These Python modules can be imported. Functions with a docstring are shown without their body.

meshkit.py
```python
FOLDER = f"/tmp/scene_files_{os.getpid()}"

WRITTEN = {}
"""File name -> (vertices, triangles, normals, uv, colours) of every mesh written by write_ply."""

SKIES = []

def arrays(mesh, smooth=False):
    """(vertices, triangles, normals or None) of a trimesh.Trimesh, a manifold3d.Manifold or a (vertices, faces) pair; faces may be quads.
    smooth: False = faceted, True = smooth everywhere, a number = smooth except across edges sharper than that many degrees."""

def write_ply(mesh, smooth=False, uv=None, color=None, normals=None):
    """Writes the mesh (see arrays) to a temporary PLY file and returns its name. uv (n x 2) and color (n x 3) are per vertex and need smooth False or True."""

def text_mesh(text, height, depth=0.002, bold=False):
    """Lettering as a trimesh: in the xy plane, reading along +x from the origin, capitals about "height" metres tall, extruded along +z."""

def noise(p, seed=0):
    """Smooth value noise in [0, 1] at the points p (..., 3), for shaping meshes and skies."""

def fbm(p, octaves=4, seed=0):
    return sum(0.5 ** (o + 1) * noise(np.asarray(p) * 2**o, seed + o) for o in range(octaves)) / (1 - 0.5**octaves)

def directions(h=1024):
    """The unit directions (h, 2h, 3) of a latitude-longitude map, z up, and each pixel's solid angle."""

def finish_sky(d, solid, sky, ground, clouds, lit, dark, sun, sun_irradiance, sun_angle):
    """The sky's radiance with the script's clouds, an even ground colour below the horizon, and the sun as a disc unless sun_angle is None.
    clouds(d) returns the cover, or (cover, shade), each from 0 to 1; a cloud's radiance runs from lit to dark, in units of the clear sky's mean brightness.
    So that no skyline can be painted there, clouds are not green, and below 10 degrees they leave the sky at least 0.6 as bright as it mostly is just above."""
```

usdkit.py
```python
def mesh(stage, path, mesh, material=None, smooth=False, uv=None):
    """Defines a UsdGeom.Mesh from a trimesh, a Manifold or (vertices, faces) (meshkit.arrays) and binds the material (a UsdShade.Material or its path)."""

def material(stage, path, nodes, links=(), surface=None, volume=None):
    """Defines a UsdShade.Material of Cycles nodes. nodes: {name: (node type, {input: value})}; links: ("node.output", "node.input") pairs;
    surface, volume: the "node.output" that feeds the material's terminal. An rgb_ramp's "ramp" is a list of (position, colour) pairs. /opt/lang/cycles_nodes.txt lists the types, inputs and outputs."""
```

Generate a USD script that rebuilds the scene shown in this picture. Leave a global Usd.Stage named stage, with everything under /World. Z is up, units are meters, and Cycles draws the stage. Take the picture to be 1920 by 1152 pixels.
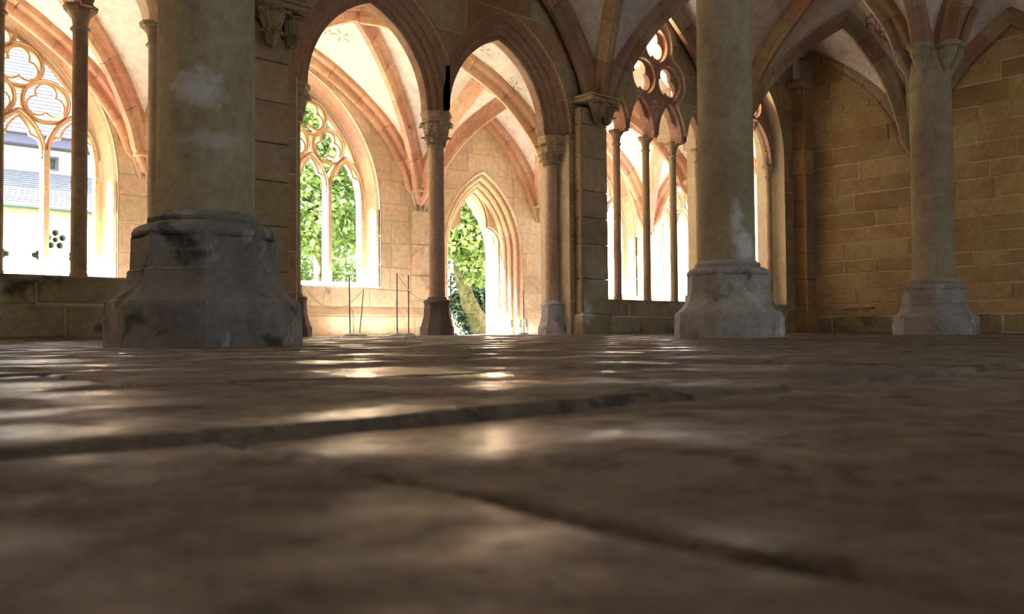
import math, random
import numpy as np, trimesh, usdkit, meshkit
from pxr import Usd, UsdGeom, UsdLux, UsdShade, Gf, Sdf
from shapely.geometry import Polygon, LineString, Point, box as sbox, MultiPolygon
from shapely.ops import unary_union
from scipy.interpolate import PchipInterpolator

stage = Usd.Stage.CreateInMemory()
UsdGeom.SetStageUpAxis(stage, UsdGeom.Tokens.z)
UsdGeom.Xform.Define(stage, '/World'); UsdGeom.Scope.Define(stage, '/World/Looks')
rng = random.Random(11); nr = np.random.default_rng(5)
PI = math.pi

# ------------------------------------------------------------------ camera, sky, sun, exposure
EXPOSURE = 1.36
SKY = 1.25
SUN = 25.0
def make_camera():
    f, th, yh, roll, h = 1600.0, math.radians(48.2), 626.0, 0.0078, 0.05
    p = math.atan((yh - 576) / f)
    fw = np.array([math.cos(th), math.sin(th), 0]); rt = np.array([math.sin(th), -math.cos(th), 0]); up = np.array([0, 0, 1.0])
    f3 = fw * math.cos(p) + up * math.sin(p); u3 = -fw * math.sin(p) + up * math.cos(p)
    c, s = math.cos(roll), math.sin(roll)
    R, U = rt * c - u3 * s, rt * s + u3 * c
    cam = UsdGeom.Camera.Define(stage, '/World/camera')
    m = Gf.Matrix4d(*R, 0, *U, 0, *(-f3), 0, 0, 0, h, 1)
    cam.AddTransformOp().Set(m)
    cam.CreateHorizontalApertureAttr(36.0); cam.CreateVerticalApertureAttr(36.0 * 1152 / 1920)
    cam.CreateFocalLengthAttr(36.0 * f / 1920)
    cam.CreateClippingRangeAttr(Gf.Vec2f(0.01, 500))
    cam.CreateFStopAttr(10.5); cam.CreateFocusDistanceAttr(7.5)
    cam.CreateExposureAttr(EXPOSURE)
make_camera()
dome = UsdLux.DomeLight.Define(stage, '/World/sky'); dome.CreateIntensityAttr(SKY); dome.CreateColorAttr(Gf.Vec3f(0.80, 0.90, 1.0))
sun = UsdLux.DistantLight.Define(stage, '/World/sun'); sun.CreateIntensityAttr(SUN); sun.CreateColorAttr(Gf.Vec3f(1.0, 0.955, 0.92)); sun.CreateAngleAttr(0.6); sun.CreateNormalizeAttr(True)
def aim_sun(to_sun):
    z = np.array(to_sun, float); z /= np.linalg.norm(z)
    x = np.cross([0, 0, 1.0], z); x /= np.linalg.norm(x); y = np.cross(z, x)
    sun.AddTransformOp().Set(Gf.Matrix4d(*x, 0, *y, 0, *z, 0, 0, 0, 30, 1))
aim_sun((-0.83 * math.cos(math.radians(56)), 0.55 * math.cos(math.radians(56)), math.sin(math.radians(56))))

# ------------------------------------------------------------------ naming helpers
used = {}
def numbered(parent, name):
    k = (parent, name); n = used.get(k, 0); used[k] = n + 1
    return f'{parent}/{name}' + (f'_{n:03d}' if n else '')
def path_of(p):
    return '/World' if p is None else (p if isinstance(p, str) else str(p.GetPath()))
def tag(prim, **kw):
    for k, v in kw.items():
        if v: prim.SetCustomDataByKey(k, v)
def empty(name, parent=None):
    return UsdGeom.Xform.Define(stage, numbered(path_of(parent), name)).GetPrim()
def obj(name, mesh, mat, parent=None, smooth=False, **kw):
    m = usdkit.mesh(stage, numbered(path_of(parent), name), mesh, mat, smooth=smooth)
    tag(m.GetPrim(), **kw)
    return m.GetPrim()
def thing(name, label, category, group=None):
    o = empty(name); tag(o, label=label, category=category, group=group); return o
def struct(name, label=None):
    o = empty(name); tag(o, kind='structure', label=label); return o

# ------------------------------------------------------------------ materials
def lin(r, g, b):
    return tuple(((c / 255) / 12.92 if c / 255 <= 0.04045 else ((c / 255 + 0.055) / 1.055) ** 2.4) for c in (r, g, b))
def stone(name, cols, scale=1.1, rough=0.85, vary=0.22, bump=0.5, bscale=38, spots=None, spot_scale=5, spot_at=(0.60, 0.68), patch=None, patch_scale=1.6, patch_at=(0.6, 0.66), spec=0.3, rough_lo=None, hue=0.015, stains=(), rough_scale=None):
    """Natural stone: cloudy tone, a little of each piece's own tone, optional spots (dark pits) and patches (lime bloom, lichen)."""
    n = {'geo': ('geometry', {}), 'oi': ('object_info', {}),
         'n1': ('noise_texture', {'scale': scale, 'detail': 6.0, 'roughness': 0.62, 'distortion': 0.4}),
         'r1': ('rgb_ramp', {'ramp': [(0.30, cols[0]), (0.5, cols[1]), (0.70, cols[2])]}),
         'n2': ('noise_texture', {'scale': scale * 9, 'detail': 5.0, 'roughness': 0.7}),
         'm2': ('map_range', {'from_min': 0.3, 'from_max': 0.7, 'to_min': 0.78, 'to_max': 1.16}),
         'mul': ('mix', {'mix_type': 'multiply', 'fac': 1.0}),
         'rv': ('map_range', {'from_min': 0.0, 'from_max': 1.0, 'to_min': 1 - vary, 'to_max': 1 + vary}),
         'rh': ('map_range', {'from_min': 0.0, 'from_max': 1.0, 'to_min': 0.5 - hue, 'to_max': 0.5 + hue}),
         'fr': ('math', {'math_type': 'fraction'}), 'f7': ('math', {'math_type': 'multiply', 'value2': 7.13}),
         'hsv': ('hsv', {'saturation': 1.0, 'fac': 1.0}),
         'nb': ('noise_texture', {'scale': bscale, 'detail': 6.0, 'roughness': 0.65}),
         'nb2': ('noise_texture', {'scale': bscale * 0.16, 'detail': 3.0}),
         'ab': ('math', {'math_type': 'multiply_add', 'value2': 2.2}),
         'bump': ('bump', {'strength': bump, 'distance': 0.008}),
         'p': ('principled_bsdf', {'roughness': rough, 'specular_ior_level': spec})}
    l = [('geo.position', 'n1.vector'), ('geo.position', 'n2.vector'), ('geo.position', 'nb.vector'), ('geo.position', 'nb2.vector'),
         ('n1.fac', 'r1.fac'), ('n2.fac', 'm2.value'), ('r1.color', 'mul.color1'), ('m2.result', 'mul.color2'),
         ('oi.random', 'rv.value'), ('oi.random', 'f7.value1'), ('f7.value', 'fr.value1'), ('fr.value', 'rh.value'), ('rv.result', 'hsv.value'), ('rh.result', 'hsv.hue'), ('mul.color', 'hsv.color'),
         ('nb2.fac', 'ab.value1'), ('nb.fac', 'ab.value3'), ('ab.value', 'bump.height'), ('bump.normal', 'p.normal')]
    out = 'hsv.color'
    if patch:
        n['n3'] = ('noise_texture', {'scale': patch_scale, 'detail': 7.0, 'roughness': 0.68, 'distortion': 0.7})
        n['m3'] = ('map_range', {'from_min': patch_at[0], 'from_max': patch_at[1], 'to_min': 0.0, 'to_max': 0.85, 'clamp': True})
        n['x3'] = ('mix', {'color2': patch})
        l += [('geo.position', 'n3.vector'), ('n3.fac', 'm3.value'), ('m3.result', 'x3.fac'), (out, 'x3.color1')]; out = 'x3.color'
    if spots:
        n['n4'] = ('noise_texture', {'scale': spot_scale, 'detail': 5.0, 'roughness': 0.6, 'w': 3.0, 'distortion': 0.3})
        n['mp'] = ('mapping', {'location': (7.3, 2.1, 4.4)})
        n['m4'] = ('map_range', {'from_min': spot_at[0], 'from_max': spot_at[1], 'to_min': 0.0, 'to_max': 0.85, 'clamp': True})
        n['x4'] = ('mix', {'color2': spots})
        l += [('geo.position', 'mp.vector'), ('mp.vector', 'n4.vector'), ('n4.fac', 'm4.value'), ('m4.result', 'x4.fac'), (out, 'x4.color1')]; out = 'x4.color'
    for q, (cen, rad, col, amt) in enumerate(stains):
        n[f's{q}'] = ('vector_math', {'math_type': 'subtract', 'vector2': cen}); n[f'd{q}'] = ('vector_math', {'math_type': 'divide', 'vector2': rad})
        n[f'l{q}'] = ('vector_math', {'math_type': 'length'}); n[f'z{q}'] = ('noise_texture', {'scale': 14.0, 'detail': 6.0, 'roughness': .7})
        n[f'a{q}'] = ('math', {'math_type': 'multiply_add', 'value2': 2.2}); n[f'g{q}'] = ('map_range', {'from_min': 2.25, 'from_max': 1.45, 'to_min': 0.0, 'to_max': amt, 'clamp': True}); n[f'y{q}'] = ('mix', {'color2': col})
        l += [('geo.position', f's{q}.vector1'), (f's{q}.vector', f'd{q}.vector1'), (f'd{q}.vector', f'l{q}.vector1'), ('geo.position', f'z{q}.vector'), (f'z{q}.fac', f'a{q}.value1'), (f'l{q}.value', f'a{q}.value3'),
              (f'a{q}.value', f'g{q}.value'), (f'g{q}.result', f'y{q}.fac'), (out, f'y{q}.color1')]; out = f'y{q}.color'
    if rough_scale:
        n['nr'] = ('noise_texture', {'scale': rough_scale, 'detail': 4.0, 'roughness': .6}); n['mr'] = ('map_range', {'from_min': 0.40, 'from_max': 0.54, 'to_min': rough_lo, 'to_max': rough, 'clamp': True})
        l += [('geo.position', 'nr.vector'), ('nr.fac', 'mr.value'), ('mr.result', 'p.roughness')]
    elif rough_lo is not None:
        n['mr'] = ('map_range', {'from_min': 0.35, 'from_max': 0.65, 'to_min': rough_lo, 'to_max': rough, 'clamp': True})
        l += [('n2.fac', 'mr.value'), ('mr.result', 'p.roughness')]
    l.append((out, 'p.base_color'))
    return usdkit.material(stage, f'/World/Looks/{name}', n, l, surface='p.BSDF')
def plain(name, col, rough=0.7, metal=0.0, bump=0.0):
    n = {'p': ('principled_bsdf', {'base_color': col, 'roughness': rough, 'metallic': metal})}
    return usdkit.material(stage, f'/World/Looks/{name}', n, [], surface='p.BSDF')

M = {}
M['wall'] = stone('ochre_sandstone', [(.39, .27, .125), (.49, .35, .17), (.57, .43, .235)], scale=1.6, vary=.13, spots=(.16, .10, .05), spot_scale=9, spot_at=(.66, .74))
M['wall_dark'] = stone('brown_sandstone', [(.34, .22, .10), (.41, .27, .13), (.48, .34, .17)], scale=1.8, vary=.13)
M['mortar'] = stone('lime_mortar', [(.58, .47, .31), (.66, .55, .38), (.72, .61, .44)], scale=6, vary=0.02)
M['pier'] = stone('pier_sandstone', [(.30, .22, .12), (.40, .30, .17), (.48, .37, .22)], scale=1.3, vary=.12, patch=(.36, .36, .28), patch_scale=1.1, patch_at=(.60, .70))
M['pier_foot'] = stone('stained_pier_sandstone', [(.28, .22, .13), (.38, .30, .18), (.46, .37, .23)], scale=1.3, vary=.06, stains=[((8.06, 7.56, .34), (.14, .12, .17), (.66, .65, .62), .85), ((8.02, 7.60, .78), (.10, .12, .16), (.24, .25, .06), .6), ((8.36, 7.58, .72), (.22, .1, .22), (.46, .46, .42), .4)])
M['arch'] = stone('red_arch_sandstone', [(.30, .165, .10), (.38, .22, .14), (.44, .28, .18)], scale=1.5, vary=.10, hue=.008)
M['rib'] = stone('rib_sandstone', [(.33, .22, .13), (.40, .28, .17), (.46, .34, .21)], scale=1.5, vary=.18, hue=.02)
M['arch_joint'] = stone('arch_mortar', [(.40, .28, .18), (.46, .33, .22), (.50, .37, .26)], scale=6, vary=.02)
M['cloister_wall'] = stone('honey_sandstone', [(.60, .44, .29), (.69, .535, .37), (.75, .605, .44)], scale=1.3, vary=.10, spots=(.36, .22, .11), spot_scale=3.2, spot_at=(.62, .72))
M['cloister_joint'] = stone('pale_mortar', [(.66, .55, .40), (.72, .61, .46), (.75, .66, .50)], scale=6, vary=.02)
M['pink'] = stone('pink_sandstone', [(.58, .33, .21), (.66, .40, .27), (.70, .47, .33)], scale=1.6, vary=.10, bump=.3)
M['tracery'] = stone('tracery_sandstone', [(.58, .40, .25), (.66, .48, .32), (.72, .55, .38)], scale=2, vary=.08, bump=.3)
M['red_tracery'] = stone('red_tracery_sandstone', [(.36, .20, .14), (.46, .27, .19), (.52, .34, .24)], scale=2, vary=.08, bump=.3)
M['plaster'] = stone('lime_plaster', [(.74, .67, .57), (.82, .76, .67), (.86, .81, .73)], scale=1.1, vary=.0, bump=.25, bscale=24, spots=(.62, .45, .36), spot_scale=2.2, spot_at=(.60, .78), hue=0)
M['grey_plaster'] = stone('old_plaster', [(.56, .47, .41), (.66, .58, .52), (.72, .65, .59)], scale=1.2, vary=.0, bump=.25, bscale=24, spots=(.40, .22, .18), spot_scale=2.6, spot_at=(.60, .76), hue=0)
COLT = dict(scale=1.7, vary=.05, patch=(.50, .48, .45), patch_scale=1.9, patch_at=(.70, .80), spots=(.20, .155, .10), spot_scale=13, spot_at=(.66, .74))
CT = [(.27, .21, .135), (.34, .275, .18), (.40, .335, .235)]; LIME = (.66, .65, .66)
M['column'] = stone('column_sandstone', CT, **COLT)
M['column_near'] = stone('column_sandstone_near', CT, stains=[((1.61, 4.12, 1.27), (.15, .12, .10), LIME, .75), ((1.68, 4.10, 1.02), (.18, .12, .05), LIME, .35)], **COLT)
M['column_mid'] = stone('column_sandstone_mid', CT, stains=[((6.36, 4.10, .78), (.12, .11, .16), LIME, .9), ((6.28, 4.12, .98), (.06, .08, .22), LIME, .7)], **COLT)
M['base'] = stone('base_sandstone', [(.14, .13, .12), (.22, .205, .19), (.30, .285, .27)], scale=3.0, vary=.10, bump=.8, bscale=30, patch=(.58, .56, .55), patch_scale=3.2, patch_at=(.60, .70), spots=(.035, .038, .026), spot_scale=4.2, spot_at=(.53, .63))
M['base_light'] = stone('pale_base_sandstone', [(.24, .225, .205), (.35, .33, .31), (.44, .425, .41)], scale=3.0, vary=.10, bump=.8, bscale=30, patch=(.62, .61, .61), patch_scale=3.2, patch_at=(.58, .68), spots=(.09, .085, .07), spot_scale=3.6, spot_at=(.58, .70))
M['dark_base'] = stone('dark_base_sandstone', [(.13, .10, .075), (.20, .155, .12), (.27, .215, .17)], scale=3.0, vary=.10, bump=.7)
M['sill'] = stone('sill_sandstone', [(.27, .215, .13), (.36, .29, .18), (.44, .36, .24)], scale=1.8, vary=.14, bump=.8, spots=(.05, .045, .035), spot_scale=2.3, spot_at=(.54, .64))
M['foot'] = stone('mossy_foot_sandstone', [(.24, .19, .10), (.32, .25, .14), (.38, .31, .19)], scale=2.2, vary=.1, bump=.9, patch=(.13, .15, .045), patch_scale=1.6, patch_at=(.50, .58), spots=(.06, .05, .03), spot_scale=3, spot_at=(.58, .68))
M['shaft'] = stone('shaft_sandstone', [(.36, .25, .15), (.44, .32, .20), (.50, .37, .24)], scale=2.2, vary=.10, bump=.4)
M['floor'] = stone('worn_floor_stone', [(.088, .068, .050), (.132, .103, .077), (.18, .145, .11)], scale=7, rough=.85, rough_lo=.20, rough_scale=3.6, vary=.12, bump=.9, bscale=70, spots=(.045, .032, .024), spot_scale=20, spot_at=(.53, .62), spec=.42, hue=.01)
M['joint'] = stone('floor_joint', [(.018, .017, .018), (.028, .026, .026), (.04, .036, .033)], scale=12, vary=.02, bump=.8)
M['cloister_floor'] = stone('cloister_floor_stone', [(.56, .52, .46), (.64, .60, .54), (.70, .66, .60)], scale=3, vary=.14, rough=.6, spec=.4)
M['metal'] = plain('grey_post_metal', (.10, .105, .10), .4, .6)
M['disc'] = plain('grey_rubber', (.22, .22, .225), .5)
M['rope'] = plain('pale_cord', (.75, .70, .62), .8)
M['roof'] = stone('pale_roof_tile', [(.085, .085, .10), (.11, .11, .13), (.13, .13, .15)], scale=3, vary=.10)
M['eave'] = plain('grey_violet_eave', (.055, .05, .085), .7)
M['gutter'] = plain('grey_green_gutter', (.07, .09, .09), .5)
M['render'] = stone('cream_render', [(.34, .32, .27), (.38, .36, .30), (.42, .40, .345)], scale=.5, vary=.02)
M['recess'] = plain('grey_opening', (.055, .054, .05), .9)
M['bark'] = stone('mossy_bark', [(.040, .040, .016), (.085, .082, .034), (.15, .135, .07)], scale=6, vary=.05, bump=1.0, bscale=22, spots=(.02, .02, .01), spot_scale=8, spot_at=(.54, .64))
M['lawn'] = stone('lawn', [(.025, .035, .008), (.036, .048, .012), (.05, .062, .018)], scale=4, vary=.02, bump=1.0)
M['paint'] = plain('dark_mural_paint', (.20, .15, .12), .9)
M['red_paint'] = plain('red_mural_paint', (.36, .13, .10), .9)
M['dry_leaf'] = plain('dry_orange_leaf', (.35, .13, .04), .7)
def leaf_mat(name, a, b):
    n = {'geo': ('geometry', {}), 'ri': ('map_range', {'to_min': 0.0, 'to_max': 1.0}), 'r': ('rgb_ramp', {'ramp': [(0, a), (1, b)]}),
         'd': ('diffuse_bsdf', {}), 't': ('translucent_bsdf', {}), 'g': ('glossy_bsdf', {'roughness': .35, 'color': (.9, .9, .9)}),
         'm': ('mix_closure', {'fac': .5}), 'm2': ('mix_closure', {'fac': .05})}
    l = [('geo.random_per_island', 'r.fac'), ('r.color', 'd.color'), ('r.color', 't.color'), ('d.BSDF', 'm.closure1'), ('t.BSDF', 'm.closure2'),
         ('m.closure', 'm2.closure1'), ('g.BSDF', 'm2.closure2')]
    return usdkit.material(stage, f'/World/Looks/{name}', n, l, surface='m2.closure')
M['leaf'] = leaf_mat('green_leaf', (.17, .26, .09), (.32, .42, .20))
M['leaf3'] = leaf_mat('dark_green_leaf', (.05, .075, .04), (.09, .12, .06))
M['leaf2'] = leaf_mat('yellow_green_leaf', (.28, .36, .13), (.46, .54, .29))

# ------------------------------------------------------------------ geometry helpers
def cat(ms): return trimesh.util.concatenate([m if isinstance(m, trimesh.Trimesh) else trimesh.Trimesh(*m, process=False) for m in ms])
def cbox(x0, x1, y0, y1, z0, z1, b=0.01):
    b = min(b, .45 * min(x1 - x0, y1 - y0, z1 - z0)); v = []
    for x, sx in ((x0, 1), (x1, -1)):
        for y, sy in ((y0, 1), (y1, -1)):
            for z, sz in ((z0, 1), (z1, -1)):
                v += [(x + sx * b, y + sy * b, z), (x + sx * b, y, z + sz * b), (x, y + sy * b, z + sz * b)]
    return trimesh.convex.convex_hull(np.array(v))
def lathe(prof, c=(0, 0), n=40, a0=0.0, a1=2 * PI, fn=None):
    prof = np.array(prof, float); full = abs(a1 - a0 - 2 * PI) < 1e-6
    A = np.linspace(a0, a1, n + 1)
    V = []
    for a in A:
        for r, z in prof:
            rr = r if fn is None else fn(a, r, z)
            V.append((c[0] + rr * math.cos(a), c[1] + rr * math.sin(a), z))
    k = len(prof); F = []
    for i in range(n):
        for j in range(k - 1):
            p = i * k + j; q = p + k
            F += [(p, q, q + 1), (p, q + 1, p + 1)]
    m = trimesh.Trimesh(np.array(V), np.array(F), process=False); m.merge_vertices(); return m
def octloft(prof, c, rot=PI / 8, side=6, amp=0.0, seed=0, cap=True):
    """Octagonal solid: each ring an octagon of circumradius R at height z, sides subdivided and slightly worn."""
    ang = [rot + k * PI / 4 for k in range(9)]; rings = []
    for R, z in prof:
        pts = []
        for k in range(8):
            a = np.array([math.cos(ang[k]), math.sin(ang[k])]) * R; b = np.array([math.cos(ang[k + 1]), math.sin(ang[k + 1])]) * R
            for t in np.linspace(0, 1, side, endpoint=False): pts.append((*(a * (1 - t) + b * t), z))
        rings.append(pts)
    V = np.array(rings).reshape(-1, 3); n = 8 * side; F = []
    if amp:
        d = (meshkit.fbm(np.c_[V[:, 0] * 7 + seed, V[:, 1] * 7, V[:, 2] * 9], 3, seed) - .5) * 2 * amp
        rr = np.linalg.norm(V[:, :2], axis=1, keepdims=True); V[:, :2] *= 1 + d[:, None] / np.maximum(rr, 1e-6)
    for i in range(len(prof) - 1):
        for j in range(n):
            p, q = i * n + j, i * n + (j + 1) % n
            F += [(p, q, q + n), (p, q + n, p + n)]
    if cap:
        V = np.vstack([V, [0, 0, prof[-1][1]]]); t = len(V) - 1; o = (len(prof) - 1) * n
        F += [(o + j, o + (j + 1) % n, t) for j in range(n)]
    V[:, 0] += c[0]; V[:, 1] += c[1]
    return trimesh.Trimesh(V, np.array(F), process=False)
class Frame:
    def __init__(s, O, a, b): s.O, s.a, s.b = (np.array(x, float) for x in (O, a, b)); s.n = np.cross(s.a, s.b)
    def __call__(s, P, d):
        P = np.asarray(P, float); return s.O + P[:, :1] * s.a + P[:, 1:2] * s.b + np.asarray(d, float).reshape(-1, 1) * s.n
def polys(g):
    return [p for p in (g.geoms if hasattr(g, 'geoms') else [g]) if isinstance(p, Polygon) and p.area > 1e-6]
def extrude(poly, fr, d0, d1):
    """A 2D shape (with holes) extruded from depth d0 to d1 along the frame's normal."""
    ms = []
    for p in polys(poly):
        m = trimesh.creation.extrude_polygon(p, d1 - d0, engine='earcut')
        ms.append(trimesh.Trimesh(fr(m.vertices[:, :2], m.vertices[:, 2] + d0), m.faces, process=False))
    return cat(ms)
def densify(c, step):
    out = []
    for a, b in zip(c, np.roll(c, -1, 0)):
        k = max(1, int(np.linalg.norm(b - a) / step)); out += [a + (b - a) * t / k for t in range(k)]
    return np.array(out)
def block(poly, fr, d, bev=0.012, back=-0.01, jit=0.0, seed=0):
    """A dressed stone: the outline at the back, a bevelled edge and a proud face."""
    p = poly.simplify(0.003); c = np.array(p.exterior.coords)[:-1]
    if Polygon(c).exterior.is_ccw is False: c = c[::-1]
    if len(c) < 3: return None
    nx = np.roll(c, -1, 0) - c; L = np.linalg.norm(nx, axis=1, keepdims=True); c = c[L[:, 0] > 1e-4]
    if len(c) < 3: return None
    e = np.roll(c, -1, 0) - c; e /= np.linalg.norm(e, axis=1, keepdims=True)
    nin = np.c_[-e[:, 1], e[:, 0]]; npv = np.roll(nin, 1, 0)
    bis = nin + npv; bis /= np.maximum((1 + (nin * npv).sum(1))[:, None], .5)
    ci = c + bis * bev
    if not Polygon(ci).is_valid or Polygon(ci).area < .2 * Polygon(c).area: ci = c * .97 + c.mean(0) * .03
    k = len(c); v = np.vstack([fr(c, np.full(k, back)), fr(c, np.full(k, d - bev * .6)), fr(ci, np.full(k, d))])
    F = []
    for r in (0, 1):
        for i in range(k):
            j = (i + 1) % k; F += [(r * k + i, r * k + j, (r + 1) * k + j), (r * k + i, (r + 1) * k + j, (r + 1) * k + i)]
    try:
        import mapbox_earcut as me
        t = me.triangulate_float64(ci, np.array([k], np.uint32)).reshape(-1, 3)
    except Exception:
        return None
    F += [tuple(2 * k + x) for x in t]
    return trimesh.Trimesh(v, np.array(F), process=False)
def ashlar(poly, fr, parent, mats, course=(.22, .36), length=(.35, .85), gap=.012, proud=(.006, .016), bev=.008, seed=1, name='stone', courses=None, jit=.006, minarea=.004):
    r = random.Random(seed); x0, y0, x1, y1 = poly.bounds; y = y0; ci = 0; n = 0
    while y < y1 - .02:
        h = courses[ci] if courses and ci < len(courses) else r.uniform(*course); ci += 1
        if y1 - (y + h) < .1: h = y1 - y
        x = x0 - r.uniform(0, length[0])
        while x < x1:
            w = r.uniform(*length)
            q = [(x + r.uniform(-jit, jit), y + r.uniform(-jit, jit)), (x + w + r.uniform(-jit, jit), y + r.uniform(-jit, jit)), (x + w + r.uniform(-jit, jit), y + h + r.uniform(-jit, jit)), (x + r.uniform(-jit, jit), y + h + r.uniform(-jit, jit))]
            g = Polygon(q).intersection(poly)
            for p in polys(g):
                s = p.buffer(-gap / 2, join_style=2)
                for pp in polys(s):
                    if pp.area > minarea:
                        pp = Polygon(pp.exterior)
                        m = block(pp, fr, r.uniform(*proud), bev)
                        if m is not None: obj(name, m, M[r.choice(mats)], parent); n += 1
            x += w
        y += h
    return n
# two-centred pointed arch: half width, rise -> points of the curve offset outwards by r
def arch_R(half, rise): return (half * half + rise * rise) / (2 * half)
def arch_half(half, rise, r=0.0, n=16, f0=0.0, f1=1.0):
    R = arch_R(half, rise); cu = half - R; am = math.acos(max(-1, min(1, -cu / (R + r))))
    A = np.linspace(f0 * am, f1 * am, n + 1)
    return np.c_[cu + (R + r) * np.cos(A), (R + r) * np.sin(A)]          # from springing to apex, right side
def arch_poly(uc, half, zs, rise, z0=None, r=0.0, n=16):
    a = arch_half(half, rise, r, n); a[-1, 0] = 0
    right = np.c_[uc + a[:, 0], zs + a[:, 1]]; left = np.c_[uc - a[::-1][1:, 0], zs + a[::-1][1:, 1]]
    pts = np.vstack([right, left])
    if z0 is not None: pts = np.vstack([[uc + half + r, z0], pts, [uc - half - r, z0]])
    return Polygon(pts)
def strip(cols, flip=False):
    """Surface over columns of points (each an (n,3) array)."""
    n = len(cols[0]); V = np.vstack(cols); F = []
    for j in range(len(cols) - 1):
        for i in range(n - 1):
            p = j * n + i; q = p + n
            t = [(p, p + 1, q + 1), (p, q + 1, q)]
            F += [x[::-1] for x in t] if flip else t
    return trimesh.Trimesh(V, np.array(F), process=False)
CLAMP = {5.05: (-99, 5.98), 6.915: (5.98, 99)}     # the twin arches meet over the middle column
def arch_piece(uc, half, zs, rise, prof, side, f0, f1, n, fr, leg=None):
    """Part of a moulded arch: profile points (outward offset r, depth d) swept along one half of the curve."""
    cols = []
    for r, d in prof:
        a = arch_half(half, rise, r, n, f0, f1)
        if leg is not None: a = np.vstack([[a[0, 0], leg - zs], a])
        lo, hi = CLAMP.get(uc, (-99, 99)); cols.append(fr(np.c_[np.clip(uc + side * a[:, 0], lo, hi), zs + a[:, 1]], np.full(len(a), d)))
    return strip(cols, flip=(side < 0))
def moulded_arch(uc, half, zs, rise, prof, fr, parent, mat, mortar, pieces=4, n=5, gap=.004, leg=None, name='voussoir', smooth=35):
    core = [(r + .007, d - .007 * np.sign(d - prof[0][1] + 1e-9)) for r, d in prof]
    ms = []
    for s in (1, -1): ms.append(arch_piece(uc, half, zs, rise, core, s, 0, 1, pieces * n, fr, leg))
    obj('arch_joint', cat(ms), mortar, parent, smooth)
    L = math.hypot(half, rise) * 1.1
    for s in (1, -1):
        for k in range(pieces):
            g = gap / L
            obj(name, arch_piece(uc, half, zs, rise, prof, s, k / pieces + (g if k else 0), (k + 1) / pieces - (g if k < pieces - 1 else 0), n, fr, leg if k == 0 else None), mat, parent, smooth)
def foil(cx, cy, R, n, rot=PI / 2, rl=.50, d=.47):
    g = [Point(cx + d * R * math.cos(rot + 2 * PI * k / n), cy + d * R * math.sin(rot + 2 * PI * k / n)).buffer(rl * R, 20) for k in range(n)]
    return unary_union(g + [Point(cx, cy).buffer(.25 * R)])
def tube(pts, rad, n=8, cap=True):
    pts = np.array(pts, float); rad = np.broadcast_to(rad, len(pts)); T = np.gradient(pts, axis=0); T /= np.linalg.norm(T, axis=1, keepdims=True)
    ref = np.array([0, 0, 1.0]) if abs(T[0][2]) < .9 else np.array([1.0, 0, 0]); V = []
    for p, t, r in zip(pts, T, rad):
        x = np.cross(ref, t); x /= np.linalg.norm(x); y = np.cross(t, x)
        V += [p + r * (x * math.cos(a) + y * math.sin(a)) for a in np.linspace(0, 2 * PI, n, endpoint=False)]
    F = []
    for i in range(len(pts) - 1):
        for j in range(n):
            a, b = i * n + j, i * n + (j + 1) % n; F += [(a, b, b + n), (a, b + n, a + n)]
    if cap:
        o = (len(pts) - 1) * n
        F += [(o, o + j, o + j + 1) for j in range(1, n - 1)] + [(0, j + 1, j) for j in range(1, n - 1)]
    return trimesh.Trimesh(np.array(V), np.array(F), process=False)

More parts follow.
